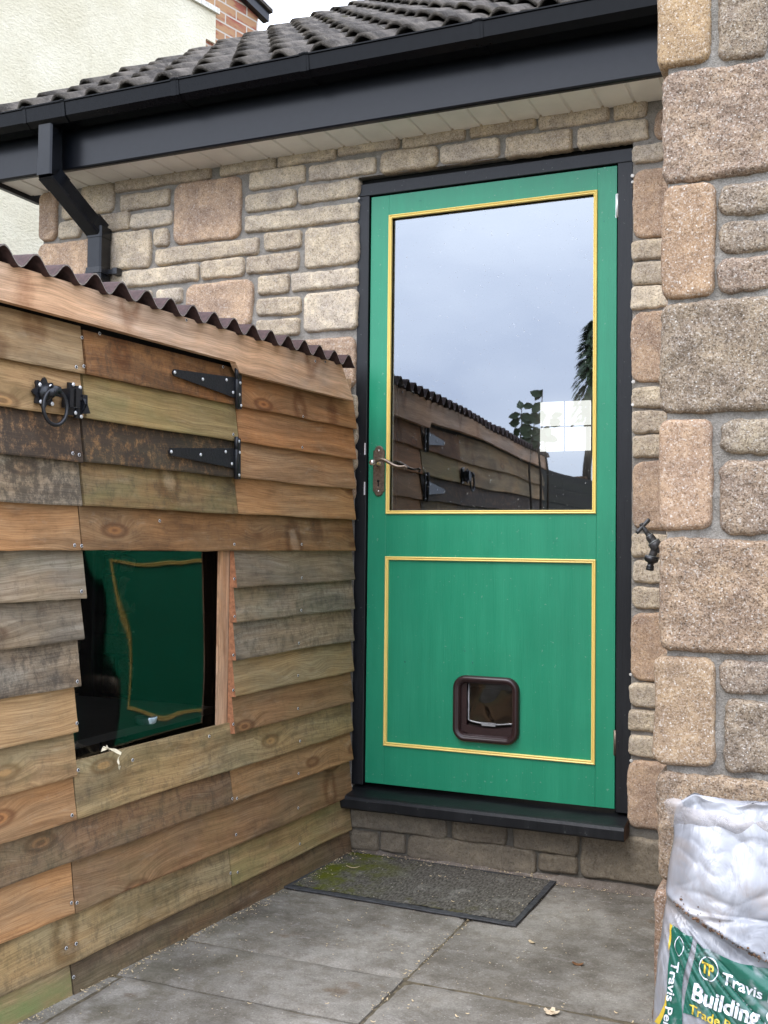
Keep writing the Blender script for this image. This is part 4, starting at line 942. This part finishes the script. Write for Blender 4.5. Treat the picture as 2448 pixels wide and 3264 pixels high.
# T hinges on the hatch
def hinge(tip, tiph, rt, rb, bar, plate, scr):
    zf = lambda a, b, o: PS(500 + a / 4.1475, 1100 + b / 4.1475, o)
    m = MB(); o = .028; P_ = lambda a, b, oo=o: sh(*zf(a, b, oo), oo)
    out = [P_(tip[0] + 20, tip[1] - tiph), P_(rt[0], rt[1]), P_(rb[0], rb[1]), P_(tip[0] + 25, tip[1] + tiph), P_(tip[0], tip[1] + tiph * .4), P_(tip[0], tip[1] - tiph * .4)]
    m.poly(out, -SN * .004, 0)
    a, b = P_(*bar[0], .031), P_(*bar[1], .031); d = (b - a); m.lathe(a, d, [(0, .0062), (d.length * .3, .0062), (d.length * .3, .0057), (d.length * .31, .0062), (d.length, .0062)], 14, 0)
    q = [P_(plate[0], plate[2], .0275), P_(plate[1], plate[2], .0275), P_(plate[1], plate[3], .0275), P_(plate[0], plate[3], .0275)]; m.poly(q, -SN * .004, 0)
    for (x, y) in scr: m.lathe(P_(x, y, .0282), SN, [(0, .0046), (.0012, .0042), (.002, .002)], 12, 1)
    return m.build('hinge', [M_IRON, M_STEEL], HATCH)
hinge((215, 362), 45, (1032, 428), (1032, 695), ((1054, 285), (1062, 832)), (1066, 1122, 365, 848), [(238, 360), (608, 452), (922, 460), (1008, 627), (1102, 500), (1092, 655), (1114, 800)])
hinge((170, 1410), 50, (1028, 1362), (1028, 1628), ((1052, 1212), (1050, 1770)), (1060, 1110, 1232, 1772), [(192, 1410), (580, 1448), (910, 1410), (992, 1570), (1084, 1272), (1096, 1420), (1088, 1720)])
# ring latch
zf = lambda a, b, o: sh(*PS(a / 5.027, 1150 + b / 5.027, o), o)
m = MB(); c = zf(715, 515, .024); Tv = ST; Zv = Vector((0, 0, 1)); pts = []
for i in range(48):
    t = 2 * math.pi * i / 48; r = .0345 + .0055 * abs(math.cos(4 * t)) ; r = .030 + .005 * math.cos(8 * t); pts.append(c + Tv * r * math.cos(t) + Zv * r * math.sin(t))
m.poly(pts, -SN * .005, 0)
m.lathe(c, SN, [(0, .020), (.006, .018), (.012, .014), (.016, .009), (.030, .0085)], 22, 0)
for (x, y) in ((640, 385), (812, 410), (655, 655), (838, 690)): m.lathe(zf(x, y, .0245), SN, [(0, .0050), (.0012, .0045), (.002, .002)], 12, 1)
rc_ = zf(885, 745, .046); pts = [rc_ + Tv * .035 * math.cos(2 * math.pi * i / 40) + Zv * .039 * math.sin(2 * math.pi * i / 40) for i in range(40)]
m.tube(pts, .0042, 12, 0, closed=True)
hub = rc_ + Zv * .039; m.tube([c + SN * .026, hub], .0075, 12, 0); m.lathe(hub - Tv * .010, Tv, [(0, .009), (.020, .009)], 16, 0)
def sbox(a, b, o0, o1, mat=0):
    p = [zf(a[0], a[1], o1), zf(b[0], a[1], o1), zf(b[0], b[1], o1), zf(a[0], b[1], o1)]
    # keep box edges square to the wall
    zz = [p[0].z, p[2].z]; yy = [p[0].y, p[2].y]
    q = [sh(yy[0], zz[0], o1), sh(yy[1], zz[0], o1), sh(yy[1], zz[1], o1), sh(yy[0], zz[1], o1)]
    m.poly(q, -SN * (o1 - o0), mat)
sbox((850, 505), (1400, 650), .026, .033)
sbox((1112, 345), (1205, 880), .018, .024); sbox((1150, 440), (1240, 760), .024, .050); sbox((1232, 440), (1325, 760), .020, .028)
sbox((1205, 430), (1300, 755), .044, .050)
sbox((1235, 400), (1325, 930), .018, .025)
m.poly([zf(1330, 540, .034), zf(1405, 550, .034), zf(1405, 700, .05), zf(1450, 845, .05), zf(1320, 850, .034)], -SN * .006, 0)
for (x, y) in ((1175, 380), (1282, 430), (1210, 835), (1302, 895)): m.lathe(zf(x, y, .026), SN, [(0, .0048), (.0012, .0044), (.002, .002)], 12, 1)
m.build('ring_latch', [M_IRON, M_STEEL], HATCH)
# inside: a translucent dish seen low in the window
m = MB(); y, z_ = PS(465, 2295, -.05); c = sh(y, z_, -.05); m.lathe(c - Vector((0, 0, .010)), (0, 0, 1), [(0, .020), (.004, .026), (.016, .029), (.019, .0285), (.017, .024)], 24)
DISH = m.build('plastic_dish', m_plain('pale_blue_plastic', (.36, .46, .48), .35))
tag(DISH, 'small pale blue plastic dish behind the shed window sheet', 'dish')
m = MB(); m.box((-1.0, -1.35, z_ - .03), (sh(0, 0, -.02).x - .12, -.65, z_ - .011)); m.build('inner_shelf', M_ROOM, SHED)
# fence carrying the line on beyond the shed (behind the camera's left)
FEN = thing('wooden_fence', (-.45, -4.6, GZ), 'grey board fence continuing past the far end of the shed', 'fence')
m = MB(); zz = GZ; i = 0
while zz < 1.30:
    m.box((-.39 + (i % 2) * .004, -8.6, zz), (-.37 + (i % 2) * .004, -3.48, zz + .118), 0, None, 0, col=sl(60, 50, 42), prm=(.5, .1, 0)); zz += .12; i += 1
for y in (-3.55, -5.1, -6.8, -8.5): m.box((-.47, y - .04, GZ), (-.392, y + .04, 1.36), 0, None, 0, col=C_BR)
m.build('fence_boards', M_WOOD, FEN)

# ------------------------------------------------------------------ doormat
MZ = GZ + .006
MC = [PZ(905, 2828, MZ), PZ(1113, 2712, MZ), PZ(1775, 2810, MZ), PZ(1645, 2952, MZ)]   # near-left, far-left, far-right, near-right
DM = thing('doormat', ((MC[0] + MC[2]) / 2), 'worn grey doormat with black rubber rim and green moss in one corner', 'doormat')
def bil(a, b): return MC[0].lerp(MC[3], a).lerp(MC[1].lerp(MC[2], a), b)
m = MB(); nx, ny = 110, 70; vs = []
for j in range(ny + 1):
    for i in range(nx + 1):
        p = bil(.022 + .956 * i / nx, .044 + .915 * j / ny); rib = .0012 * (math.sin(i * 1.9) * math.cos(j * .9) + noise.noise(Vector((p.x * 60, p.y * 60, 0))) * 1.5)
        vs.append((p.x, p.y, MZ + .0045 + rib + .003 * noise.noise(Vector((p.x * 9, p.y * 9, 3)))))
m.add(vs, [(j * (nx + 1) + i, j * (nx + 1) + i + 1, (j + 1) * (nx + 1) + i + 1, (j + 1) * (nx + 1) + i) for j in range(ny) for i in range(nx)], smooth=True)
m.build('pile', M_MATT, DM)
m = MB(); outer = []; inner = []; n = 40
for (a0, b0, a1, b1) in ((0, 0, 1, 0), (1, 0, 1, 1), (1, 1, 0, 1), (0, 1, 0, 0)):
    for i in range(n):
        t = i / n; a, b = a0 + (a1 - a0) * t, b0 + (b1 - b0) * t; p = bil(a, b); q = bil(.027 + a * .946, .052 + b * .9); w = noise.noise_vector(p * 14) * .002
        lift = .002 * noise.noise(p * 6)
        outer.append(Vector((p.x + w.x, p.y + w.y, MZ - .001))); inner.append(Vector((q.x, q.y, MZ + .0035 + lift)))
N4 = 4 * n; mid = [o.lerp(q, .06) + Vector((0, 0, .003)) for o, q in zip(outer, inner)]
m.add(outer + mid + inner, [(k * N4 + i, k * N4 + (i + 1) % N4, (k + 1) * N4 + (i + 1) % N4, (k + 1) * N4 + i) for k in (0, 1) for i in range(N4)], smooth=False)
m.build('rubber_rim', M_RUB, DM)

# ------------------------------------------------------------------ shavings and leaves
def curl(m, p, L_, w, r, az, seed, up=0.002, mat=0):
    n = 7; vs = []; d = Vector((math.cos(az), math.sin(az), 0)); s_ = Vector((-d.y, d.x, 0))
    for i in range(n + 1):
        t = i / n; th = (t - .5) * L_ / r; c = p + d * (r * math.sin(th)) + Vector((0, 0, up + r * (1 - math.cos(th)))) ; ww = w * (.6 + .4 * math.sin(t * 3.1)) * (1 + .3 * noise.noise(Vector((t * 5, seed, 0))))
        vs += [c + s_ * ww / 2, c - s_ * ww / 2]
    vs += [v + Vector((0, 0, .0008)) for v in vs]; k = 2 * (n + 1)
    fs = [(2 * i, 2 * i + 1, 2 * i + 3, 2 * i + 2) for i in range(n)] + [(k + 2 * i + 2, k + 2 * i + 3, k + 2 * i + 1, k + 2 * i) for i in range(n)] + [(2 * i, 2 * i + 2, k + 2 * i + 2, k + 2 * i) for i in range(n)] + [(2 * i + 1, k + 2 * i + 1, k + 2 * i + 3, 2 * i + 3) for i in range(n)]
    m.add(vs, fs, mat)
random.seed(9); m = MB()
def gh(x, y): return GZ + .001
for i in range(1000):
    t = random.random()
    if t < .42: y = random.uniform(-1.5, -.03); o = random.expovariate(1 / .022) + .024; p = sh(y, 0, o)
    elif t < .60: p = Vector((random.uniform(0, 1.05), -.035 - random.expovariate(1 / .02), 0))
    elif t < .68: p = Vector((.517 + random.gauss(0, .012), random.uniform(-1.1, -.45), 0))
    else: p = Vector((random.uniform(-.05, 1.1), random.uniform(-1.4, -.05), 0))
    onmat = p.y > -.44 and p.x < .655 and p.x > -.03
    if p.x > 1.14 or p.y > -.03: continue
    p.z = (MZ + .008 if onmat else GZ + .0005)
    s = random.choice([.0011, .0014, .0018, .002, .0026, .0034, .0060]); curl(m, p, s * random.uniform(1, 2.2), s * .5, s * 1.3, random.uniform(0, 6.3), i)
tag(m.build('wood_shavings', M_SHAV), 'pale crumbs and shavings of wood scattered over paving and mat', 'shavings', kind='stuff')
def single(name, u, v, z_, L_, w, r, az, lab, cat, mat, on=None):
    m = MB(); p = PZ(u, v, z_); curl(m, p, L_, w, r, az, u); o = m.build(name, mat); tag(o, lab, cat, {'shavings': 'curled wood shavings', 'leaves': 'dry fallen leaves'}.get(on)); return o
M_DEAD = m_plain('dead_leaf', sl(128, 88, 54), .8, 0, .3, .3, 90)
single('wood_shaving', 1120, 2700, GZ, .035, .012, .012, .4, 'thick curled wood shaving in the corner where shed meets step', 'wood shaving', M_SHAV, 'shavings')
single('wood_shaving', 1125, 2768, MZ + .008, .045, .005, .04, .2, 'thin pale curved wood shaving lying on the mossy end of the mat', 'wood shaving', M_SHAV, 'shavings')
single('dry_leaf', 1842, 3077, GZ, .03, .013, .022, .1, 'curled brown dead leaf on the paving left of the sack', 'leaf', M_DEAD, 'leaves')
single('wood_chip', 1695, 3006, GZ, .022, .010, .03, 2.5, 'small pale wood chip on the slab near the right end of the mat', 'wood chip', M_SHAV)
m = MB(); p = PZ(1757, 3232, GZ)
for i in range(5):
    a = i * 1.25 + .3; q = p + Vector((math.cos(a), math.sin(a), 0)) * .008; curl(m, q, .022, .012, .014, a, i, .003)
tag(m.build('dry_leaf', m_plain('bleached_leaf', sl(214, 194, 164), .8, 0, .2, .2, 90)), 'crumpled cream dry leaf on paving at the bottom of the photo', 'leaf', 'dry fallen leaves')
# strip hanging over the window's lower board
m = MB(); pth = [(324, 2392), (336, 2384), (352, 2387), (368, 2392), (382, 2402), (384, 2410), (378, 2422), (376, 2434), (380, 2444), (386, 2448)]
pts = [sh(*PS(u, v, .024), .024 + .004 * math.sin(i * 2)) for i, (u, v) in enumerate(pth)]; vs = []
for i, p in enumerate(pts): w = .0028 + .0016 * math.sin(i * 2.3); vs += [p + Vector((0, 0, w)) + ST * w * .5, p - Vector((0, 0, w)) - ST * w * .5]
vs2 = [v - SN * .0012 for v in vs]; k = len(vs); n = len(pts) - 1
m.add(vs + vs2, [(2 * i, 2 * i + 2, 2 * i + 3, 2 * i + 1) for i in range(n)] + [(k + 2 * i + 1, k + 2 * i + 3, k + 2 * i + 2, k + 2 * i) for i in range(n)] + [(2 * i, k + 2 * i, k + 2 * i + 2, 2 * i + 2) for i in range(n)] + [(2 * i + 1, 2 * i + 3, k + 2 * i + 3, k + 2 * i + 1) for i in range(n)])
m.tube([pts[0], pts[0] + Vector((0, 0, .008)) + ST * .006, pts[1] + SN * .006, pts[2] + Vector((0, 0, -.006)), pts[1] + Vector((0, 0, .006))], .0012, 6)
tag(m.build('wood_shaving', m_plain('cream_strip', sl(226, 214, 184), .7)), 'curled cream strip hanging over the board under the shed window', 'wood shaving', 'curled wood shavings')

# ------------------------------------------------------------------ sack of building sand
BAG = thing('sand_sack', (1.40, -1.40, GZ), 'clear plastic sack of building sand with green and yellow print', 'sack')
BXC, BYC = 1.405, -1.385
def bag_a(z_):   # half width
    xl = [(-.24, 1.190), (-.1, 1.176), (0.02, 1.176), (.12, 1.186), (.2, 1.198), (.28, 1.205), (.345, 1.210), (.40, 1.215)]
    for (za, xa), (zb, xb) in zip(xl, xl[1:]):
        if z_ <= zb: t = max(0, (z_ - za) / (zb - za)); return BXC - (xa + (xb - xa) * t)
    return BXC - xl[-1][1]
def bag_b(z_):
    if z_ < .20: return .070 + .008 * math.sin((z_ + .2) * 6)
    return .070 * (1 - ((z_ - .20) / .16) ** 1.6 * .88) if z_ < .36 else .0085
def crease(x): return .215 - (x - 1.20) * .42
def wr(x, z_):
    q = Vector((x * 1.0, 0, z_)); a = x * .5 + z_ * .86
    below = 1 if z_ < crease(x) else 0
    if below:
        f = math.atan2(z_ - .24, x - 1.17) * 5.2; r_ = math.hypot(z_ - .24, x - 1.17)
        w = noise.noise(Vector((f * 2.3, r_ * 5, 0))) * .0055 + (1 - abs(noise.noise(Vector((f * 2.9, r_ * 3.5, 4))))) ** 7 * .007 - .002
        damp = 1.0 if z_ > .09 else .30 + .70 * max(0, (z_ + .01) / .1)
        return w * damp
    def cr(a_, b_, k_): return (1 - abs(noise.noise(Vector((a_, b_, k_))))) ** 9
    return noise.noise(Vector((x * 9, z_ * 15, 2))) * .009 + .0048 * cr(x * 7 + z_ * 9, z_ * 13 - x * 5, 6) + .0042 * cr(x * 5 - z_ * 12, z_ * 7 + x * 8, 11) + .0022 * cr(x * 16 + z_ * 8, z_ * 22 - x * 12, 17) - .004
def bag_front(x, z_):
    a, b = bag_a(z_), bag_b(z_); t = min(1, abs((x - BXC) / a)); k = 3.2
    y = BYC - b * max(0, 1 - t ** k) ** (1 / k)
    dcr = z_ - crease(x); y += -.006 * math.exp(-(dcr / .008) ** 2) + (.010 * math.exp(-((dcr + .016) / .012) ** 2))
    return y + wr(x, z_) * (1 - t ** 6)
M_BAG = N('milky_polythene'); q = M_BAG; o = q.obj()
w1 = q.noise(q.scale(o, (1, 1, .45)), 13, 4, 0.55, 1.4); w2 = q.n('ShaderNodeTexNoise', noise_type='RIDGED_MULTIFRACTAL', Scale=9.0, Detail=3, Roughness=.45, Distortion=1.2); q.set(w2.inputs['Vector'], q.scale(o, (1.3, 1, .6))); w2 = w2.outputs['Fac']
q.fin(q.mix(q.math('MULTIPLY', q.ramp(q.noise(o, 7, 5, .65, 1.0), .48, .66), .6), q.mix(q.ramp(w1, .35, .7), (.23, .235, .255), (.36, .365, .39)), (.26, .22, .195)), 0.34, q.bump(q.math('ADD', w1, q.math('MULTIPLY', w2, .18)), .7, .014), Specular_IOR_Level=.5, Coat_Weight=.22, Coat_Roughness=.14)
M_BAG = q.m
m = MB(); nz_, na = 230, 300; vs = []
zs_ = [GZ + .001 + (.375 - GZ) * j / nz_ for j in range(nz_ + 1)]
for zz in zs_:
    a, b = bag_a(zz), bag_b(zz)
    for i in range(na):
        t = 2 * math.pi * i / na; c, s_ = math.cos(t), math.sin(t); e = 2 / 3.2
        x = BXC + a * math.copysign(abs(c) ** e, c); yy = BYC + b * math.copysign(abs(s_) ** e, s_)
        if s_ < 0: yy = bag_front(x, zz)
        else: yy = min(yy + .3 * wr(x, zz), PYF - .03)
        if zz < GZ + .04: k_ = (zz - GZ) / .04; x = BXC + (x - BXC) * (.9 + .1 * k_ ** .5)
        x += .003 * noise.noise(Vector((zz * 22, t * 2, 3))) * (abs(c) ** 2)
        zo_ = max(0, (zz - .29) / .085) * (.026 * noise.noise(Vector((x * 11, 1, 7))) + .012 * noise.noise(Vector((x * 31, 2, 7))) - .012 * abs(c) ** 4)
        vs.append((x, yy, zz + zo_))
fs = [(j * na + i, j * na + (i + 1) % na, (j + 1) * na + (i + 1) % na, (j + 1) * na + i) for j in range(nz_) for i in range(na)] + [tuple(range(na))[::-1], tuple(nz_ * na + i for i in range(na))]
m.add(vs, fs, smooth=True); m.build('sack_body', M_BAG, BAG, recalc=True)
# loose open mouth standing above the fold
def film(name, rows, mat):
    m = MB(); w = len(rows[0]); vs = [p for r in rows for p in r]
    m.add(vs, [(j * w + i, j * w + i + 1, (j + 1) * w + i + 1, (j + 1) * w + i) for j in range(len(rows) - 1) for i in range(w - 1)], smooth=True); return m.build(name, mat, BAG, recalc=False)
q = N('thin_polythene'); t = q.t; pb = q.b; pb.inputs['Base Color'].default_value = (.40, .36, .34, 1); pb.inputs['Roughness'].default_value = .3
tr = q.n('ShaderNodeBsdfTransparent'); mxs = q.n('ShaderNodeMixShader'); q.set(mxs.inputs[0], q.ramp(q.noise(q.obj(), 16, 4, .6), .3, .7, .25, .6)); t.links.new(tr.outputs[0], mxs.inputs[1]); t.links.new(pb.outputs[0], mxs.inputs[2]); t.links.new(mxs.outputs[0], q.o.inputs['Surface'])
q.set(pb.inputs['Normal'], q.bump(q.noise(q.obj(), 40, 3, .6, 1.0), .6, .01)); M_FILM = q.m
zt_ = lambda a, b: (2048 + a / 2.765, 2400 + b / 2.765)
upper = [(188, 430), (215, 404), (270, 396), (340, 404), (368, 468), (430, 482), (520, 505), (640, 535), (760, 562), (880, 590), (1000, 606), (1150, 590), (1400, 560)]
lower = [(250, 640), (258, 650), (280, 660), (330, 670), (380, 680), (440, 690), (520, 700), (640, 730), (760, 760), (880, 800), (1000, 830), (1150, 850), (1400, 860)]
rows = []
for j in range(13):
    r = []
    for i in range(len(upper) * 4 - 3):
        k = i // 4; f = (i % 4) / 4
        def ev(L_): a = L_[k]; b = L_[min(k + 1, len(L_) - 1)]; return (a[0] + (b[0] - a[0]) * f, a[1] + (b[1] - a[1]) * f)
        U_, V_ = ev(upper), ev(lower); t = j / 12; uu, vv = zt_(V_[0] + (U_[0] - V_[0]) * t, V_[1] + (U_[1] - V_[1]) * t)
        yb = BYC - .012 - .012 * math.sin(t * 2.4); p = PY(uu, vv, yb); p.y += .012 * noise.noise(Vector((p.x * 30, p.z * 40, 1))); r.append(p)
    rows.append(r)
film('sack_mouth', rows, M_FILM)
# sand and grit caught in the fold
random.seed(4); m = MB()
for i in range(260):
    x = 1.215 + random.random() ** 1.1 * .3; zz = crease(x) - .002 + random.gauss(0, .0022)
    if random.random() < .2: zz += random.uniform(-.01, .02)
    s = random.choice([.0008, .001, .0014, .0022]); m.lathe((x, bag_front(x, zz) - .0015, zz), (random.random() - .5, -1, random.random() - .5), [(0, s), (s, s * .8), (s * 1.5, s * .2)], 6, 0)
m.build('caught_sand', m_plain('red_sand', sl(100, 76, 58), .95, 0, .4, 0), BAG).__setitem__('kind', 'stuff')
# printing, laid on the surface of the sack
BP = -1.452
def bxz(a, b): p = PY(2050 + a / 4.168, 2750 + b / 4.168, BP); return p.x, p.z
def decal(name, polys, mat, off, sub=3, tri=None):
    """polys: list of outlines in zoomed photo pixels, or a ready triangle mesh given in the same pixels"""
    bm = bmesh.new()
    if tri:
        vsx, fsx = tri; vv = [bm.verts.new((a, b, 0)) for a, b in vsx]
        for f in fsx:
            try: bm.faces.new([vv[i] for i in f])
            except ValueError: pass
    else:
        for pl in polys: bm.faces.new([bm.verts.new((a, b, 0)) for a, b in pl])
    bmesh.ops.triangulate(bm, faces=bm.faces[:])
    for _ in range(8):
        lg = [e for e in bm.edges if e.calc_length() > 26]
        if not lg: break
        bmesh.ops.subdivide_edges(bm, edges=lg, cuts=1); bmesh.ops.triangulate(bm, faces=[f for f in bm.faces if len(f.verts) > 3])
    m = MB(); vs = []
    for v in bm.verts: x, z_ = bxz(v.co.x, v.co.y); vs.append((x, bag_front(x, z_) - off, z_))
    m.add(vs, [tuple(q.index for q in f.verts) for f in bm.faces], smooth=True); bm.free()
    return m.build(name, mat, BAG, recalc=False)
def m_print(name, col, v=.12):
    q = N(name); n = q.noise(q.obj(), 30, 3, .5, .8)
    return q.fin(q.mix(q.math('MULTIPLY', q.ramp(n, .5, .75), v), col, (.38, .40, .42)), .26, q.bump(n, .35, .01), Coat_Weight=.3, Coat_Roughness=.15)  # grey mixed into the print colour stands in for sheen on the folds
MG, MY, MW = m_print('green_print', sl(24, 92, 76), .55), m_print('yellow_print', sl(214, 184, 60)), m_print('white_print', (.74, .77, .82))
decal('side_panel', [[(375,865),(480,905),(560,960),(665,985),(650,1060),(610,1220),(560,1400),(530,1520),(512,1700),(510,1850),(520,1990),(524,2200),(200,2200),(250,2080),(296,1930),(305,1700),(318,1400),(345,1150),(362,1000),(355,930)]], MG, .0024)
decal('yellow_stripe', [[(336,843),(375,865),(356,930),(362,1000),(345,1130),(325,1200),(318,1130),(330,1000)]], MY, .0030)
decal('yellow_stripe', [[(300,1750),(299,1930),(250,2080),(195,2200),(110,2200),(200,2060),(272,1900)]], MY, .0030)
decal('front_panel', [[(715,1040),(800,1110),(900,1150),(1000,1190),(1100,1230),(1300,1310),(1500,1370),(1659,1390),(1800,1385),(1950,1370),(1950,2400),(1500,2330),(1150,2200),(1000,2143),(850,2080),(700,2030),(530,1990),(560,1750),(620,1500),(680,1270),(705,1150)]], MG, .0024)
def textmesh(s, bold=.012):
    c = D.curves.new('t', 'FONT'); c.body = s; c.size = 1.0; c.offset = bold; c.resolution_u = 3; c.space_character = 1.0
    o = D.objects.new('t', c); COL.objects.link(o); dg = bpy.context.evaluated_depsgraph_get(); me = D.meshes.new_from_object(o.evaluated_get(dg))
    r = ([tuple(v.co[:2]) for v in me.vertices], [tuple(p.vertices) for p in me.polygons]); D.objects.remove(o); D.curves.remove(c); D.meshes.remove(me); return r
def text(name, s, org, dx, dy, mat, off=.0046, bold=.012, bend=0.0):
    v, f = textmesh(s, bold); out = []
    for (a, b) in v: out.append((org[0] + dx[0] * a + dy[0] * b, org[1] + dx[1] * a + dy[1] * b + bend * a * a))
    return decal(name, None, mat, off, tri=(out, f))
text('lettering', 'Travis Perkins', (1052, 1550), (218, 102), (28, -205), MW, bold=.018, bend=-4)
text('lettering', 'Building Sand', (632, 1785), (284, 114), (60, -305), MW, bold=.03, bend=-3)
text('lettering', 'Trade Pack', (608, 1975), (172, 66), (22, -170), MY, bold=.016)
text('lettering', 'Travis Perkins', (372, 1322), (-30, 215), (150, 15), MW, bold=.02)
def ell(c, rx, ry, w, n=44, rot=0.0, pw=1.0, lens=False):
    vs = []
    for i in range(n):
        t = 2 * math.pi * i / n
        for d in (0, w):
            a, b = (rx - d) * math.cos(t), (ry - d) * math.sin(t)
            if lens: a *= (1 - abs(math.sin(t)) ** 3 * .55)
            vs.append((c[0] + a * math.cos(rot) - b * math.sin(rot), c[1] + a * math.sin(rot) + b * math.cos(rot)))
    return vs, [(2 * i, 2 * i + 1, (2 * i + 3) % (2 * n), (2 * i + 2) % (2 * n)) for i in range(n)]
decal('emblem_ring', None, MW, .0044, tri=ell((880, 1380), 132, 166, 14, rot=-.18)); decal('emblem_ring', None, MW, .0044, tri=ell((475, 1115), 66, 130, 11, lens=True))
text('emblem_letters', 'TP', (782, 1416), (142, 62), (14, -200), MY, bold=.03)

# ------------------------------------------------------------------ neighbouring house
dN = Vector((math.sin(rad(13)), math.cos(rad(13)), 0)); nN = Vector((math.cos(rad(13)), -math.sin(rad(13)), 0)); PN = Vector((-2.767, 3.3, 4.083))
def NBp(u, v, o=0.0):
    d = ray(u, v); t = ((PN + nN * o - CAM).dot(nN)) / d.dot(nN); return CAM + d * t
def ns(p): return (p - PN).dot(dN), p.z         # (along, up)
def npt(s, z_, o=0.0): return Vector((PN.x, PN.y, 0)) + dN * s + nN * o + Vector((0, 0, z_))
NH = thing('neighbour_house', (-5.0, 3.2, GZ), 'cream roughcast house with patterned brick gable beyond the tiled roof', 'house')
sR, zR = ns(NBp(682, 45)); sR2, zR2 = ns(NBp(682, 148)); sS, zS = ns(NBp(650, 125)); _, zS2 = ns(NBp(650, 170)); s0, z0 = ns(NBp(600, 0))
m = MB()
out = [(-5.5, GZ), (sS, GZ), (sS, zS), (sR, zR2), (sR, zR), (s0, zR + (s0 - sR) * 0.0 + .0)]
out = [(-5.5, GZ), (sS, GZ), (sS, zS), (sR, zS), (sR, zR), (-5.5, zR)]
m.poly([npt(s, z_, .02) for s, z_ in out], -nN * .02, 0); m.poly([npt(-5.5, GZ), npt(-5.5, zR), npt(-5.5, zR) - nN * 6, npt(-5.5, GZ) - nN * 6], dN * .05, 0)
m.build('rendered_wall', M_REND, NH)
sE, zE = ns(NBp(843, 55)); sC, zC = ns(NBp(822, 90)); sT, zT = ns(NBp(786, 0))
sl_ = (zT - zE) / (sT - sE); sP = -2.6; zP = zE + sl_ * (sP - sE)
m = MB(); pts = [(-5.6, GZ), (sC, GZ), (sC, zE + sl_ * (sC - sE) - .04), (sP, zP - .04), (-5.6, zP - .04 - sl_ * (sP + 5.6) * -1 * -1)]
pts = [(-5.6, GZ), (sC, GZ), (sC, zE + sl_ * (sC - sE) - .04), (sP, zP - .04), (-5.6, zP - .04 + sl_ * (sP + 5.6))]
vs = [npt(s, z_, 0) for s, z_ in pts]; m.add(vs, [tuple(range(5))], 0, uvs=[(s, z_) for s, z_ in pts]); b = [v - nN * 6 for v in vs]
m.add([vs[1], vs[2], b[2], b[1]], [(0, 1, 2, 3)], 0, uvs=[(0, 0), (0, 6), (6, 6), (6, 0)])
m.build('brick_gable', M_BRICK, NH)
m = MB(); m.poly([npt(sE + .0, zE - .05, .05), npt(sE + .0, zE + .02, .05), npt(sP, zP + .05, .05), npt(sP, zP - .05, .05)], -nN * .06, 0)
m.poly([npt(sE + .02, zE + .021, .07), npt(sE + .02, zE + .05, .07), npt(sP, zP + .085, .07), npt(sP, zP + .051, .07)], -nN * 6, 1)
m.build('verge_and_roof', [M_UPVC, M_TILE], NH)
m = MB(); m.poly([npt(-5.5, zR - .005, .022), npt(sR + .02, zR - .005, .022), npt(sR + .02, zR + .035, .022), npt(-5.5, zR + .035, .022)], nN * .02)
m.build('render_bead', m_plain('bead', (.62, .60, .52), .7), NH)
m = MB(); m.box((-.035, -.035, 0), (.035, .035, 4.9), M=lambda v: npt(sC + .03, GZ, .04) + Vector(v)); m.build('downpipe', M_UPVC, NH)

# ------------------------------------------------------------------ plants reflected in the door glass
def leafmesh(m, p, d, up, L_, w):
    d = d.normalized(); s_ = d.cross(up).normalized(); n_ = s_.cross(d)
    vs = [p, p + d * L_ * .35 + s_ * w / 2 + n_ * .1 * w, p + d * L_ * .7 + s_ * w * .38, p + d * L_, p + d * L_ * .7 - s_ * w * .38, p + d * L_ * .35 - s_ * w / 2 + n_ * .1 * w]
    m.add(vs, [(0, 1, 2, 3), (0, 3, 4, 5)])
M_LF = m_leaf('leaf_green', (.02, .05, .012), (.05, .09, .02)); M_BARK = m_plain('bark', (.06, .045, .03), .9)
def mir(u, v, yv):        # the real point whose mirror image in the door glass is seen at this pixel
    p = PY(u, v, yv); return Vector((p.x, .025 - yv, p.z))
random.seed(2)
PL = thing('young_pear_tree', tuple(mir(1700, 1380, 2.9).xy) + (GZ,), 'leafy sapling shoots rising behind the shed, mirrored in the door glass', 'tree')
m = MB(); ml = MB()
for (u, v0, v1) in ((1655, 1400, 1290), (1722, 1400, 1240), (1690, 1420, 1330), (1745, 1400, 1320)):
    a, b = mir(u, v0, 2.9), mir(u + 10, v1, 2.9); a0 = Vector((a.x, a.y, GZ)); m.tube([a0, a, a.lerp(b, .5) + Vector((.01, 0, 0)), b], [.012, .006, .004, .002], 6)
    for i in range(9):
        t = i / 8; p = a.lerp(b, t); az = random.uniform(0, 6.3); leafmesh(ml, p, Vector((math.cos(az), .25 * math.sin(az), random.uniform(-.7, .4))), Vector((.2, 1, .2)), .085, .05)
m.build('stem', M_BARK, PL); ml.build('leaves', M_LF, PL, recalc=False)
q0 = mir(1880, 1300, 5.2); TR = thing('slender_tree', (q0.x, q0.y, GZ), 'slender drooping-leaved tree beyond the shed, mirrored in the door glass', 'tree')
m = MB(); q1 = mir(1885, 1010, 5.2); m.tube([(q0.x, q0.y, GZ), q0, q1], [.05, .03, .006], 8); m.build('trunk', M_BARK, TR)
ml = MB()
for i in range(620):
    t = random.random(); zz = q0.z - .1 + (q1.z + .1 - q0.z) * t; r = (.13 * (1 - t) ** .7 + .015) * random.random() ** .5; az = random.uniform(0, 6.3)
    leafmesh(ml, Vector((q0.x + r * math.cos(az), q0.y + r * math.sin(az), zz)), Vector((math.cos(az), math.sin(az), -1.2)), Vector((0, 0, 1)), .09, .028)
ml.build('crown', M_LF, TR, recalc=False)
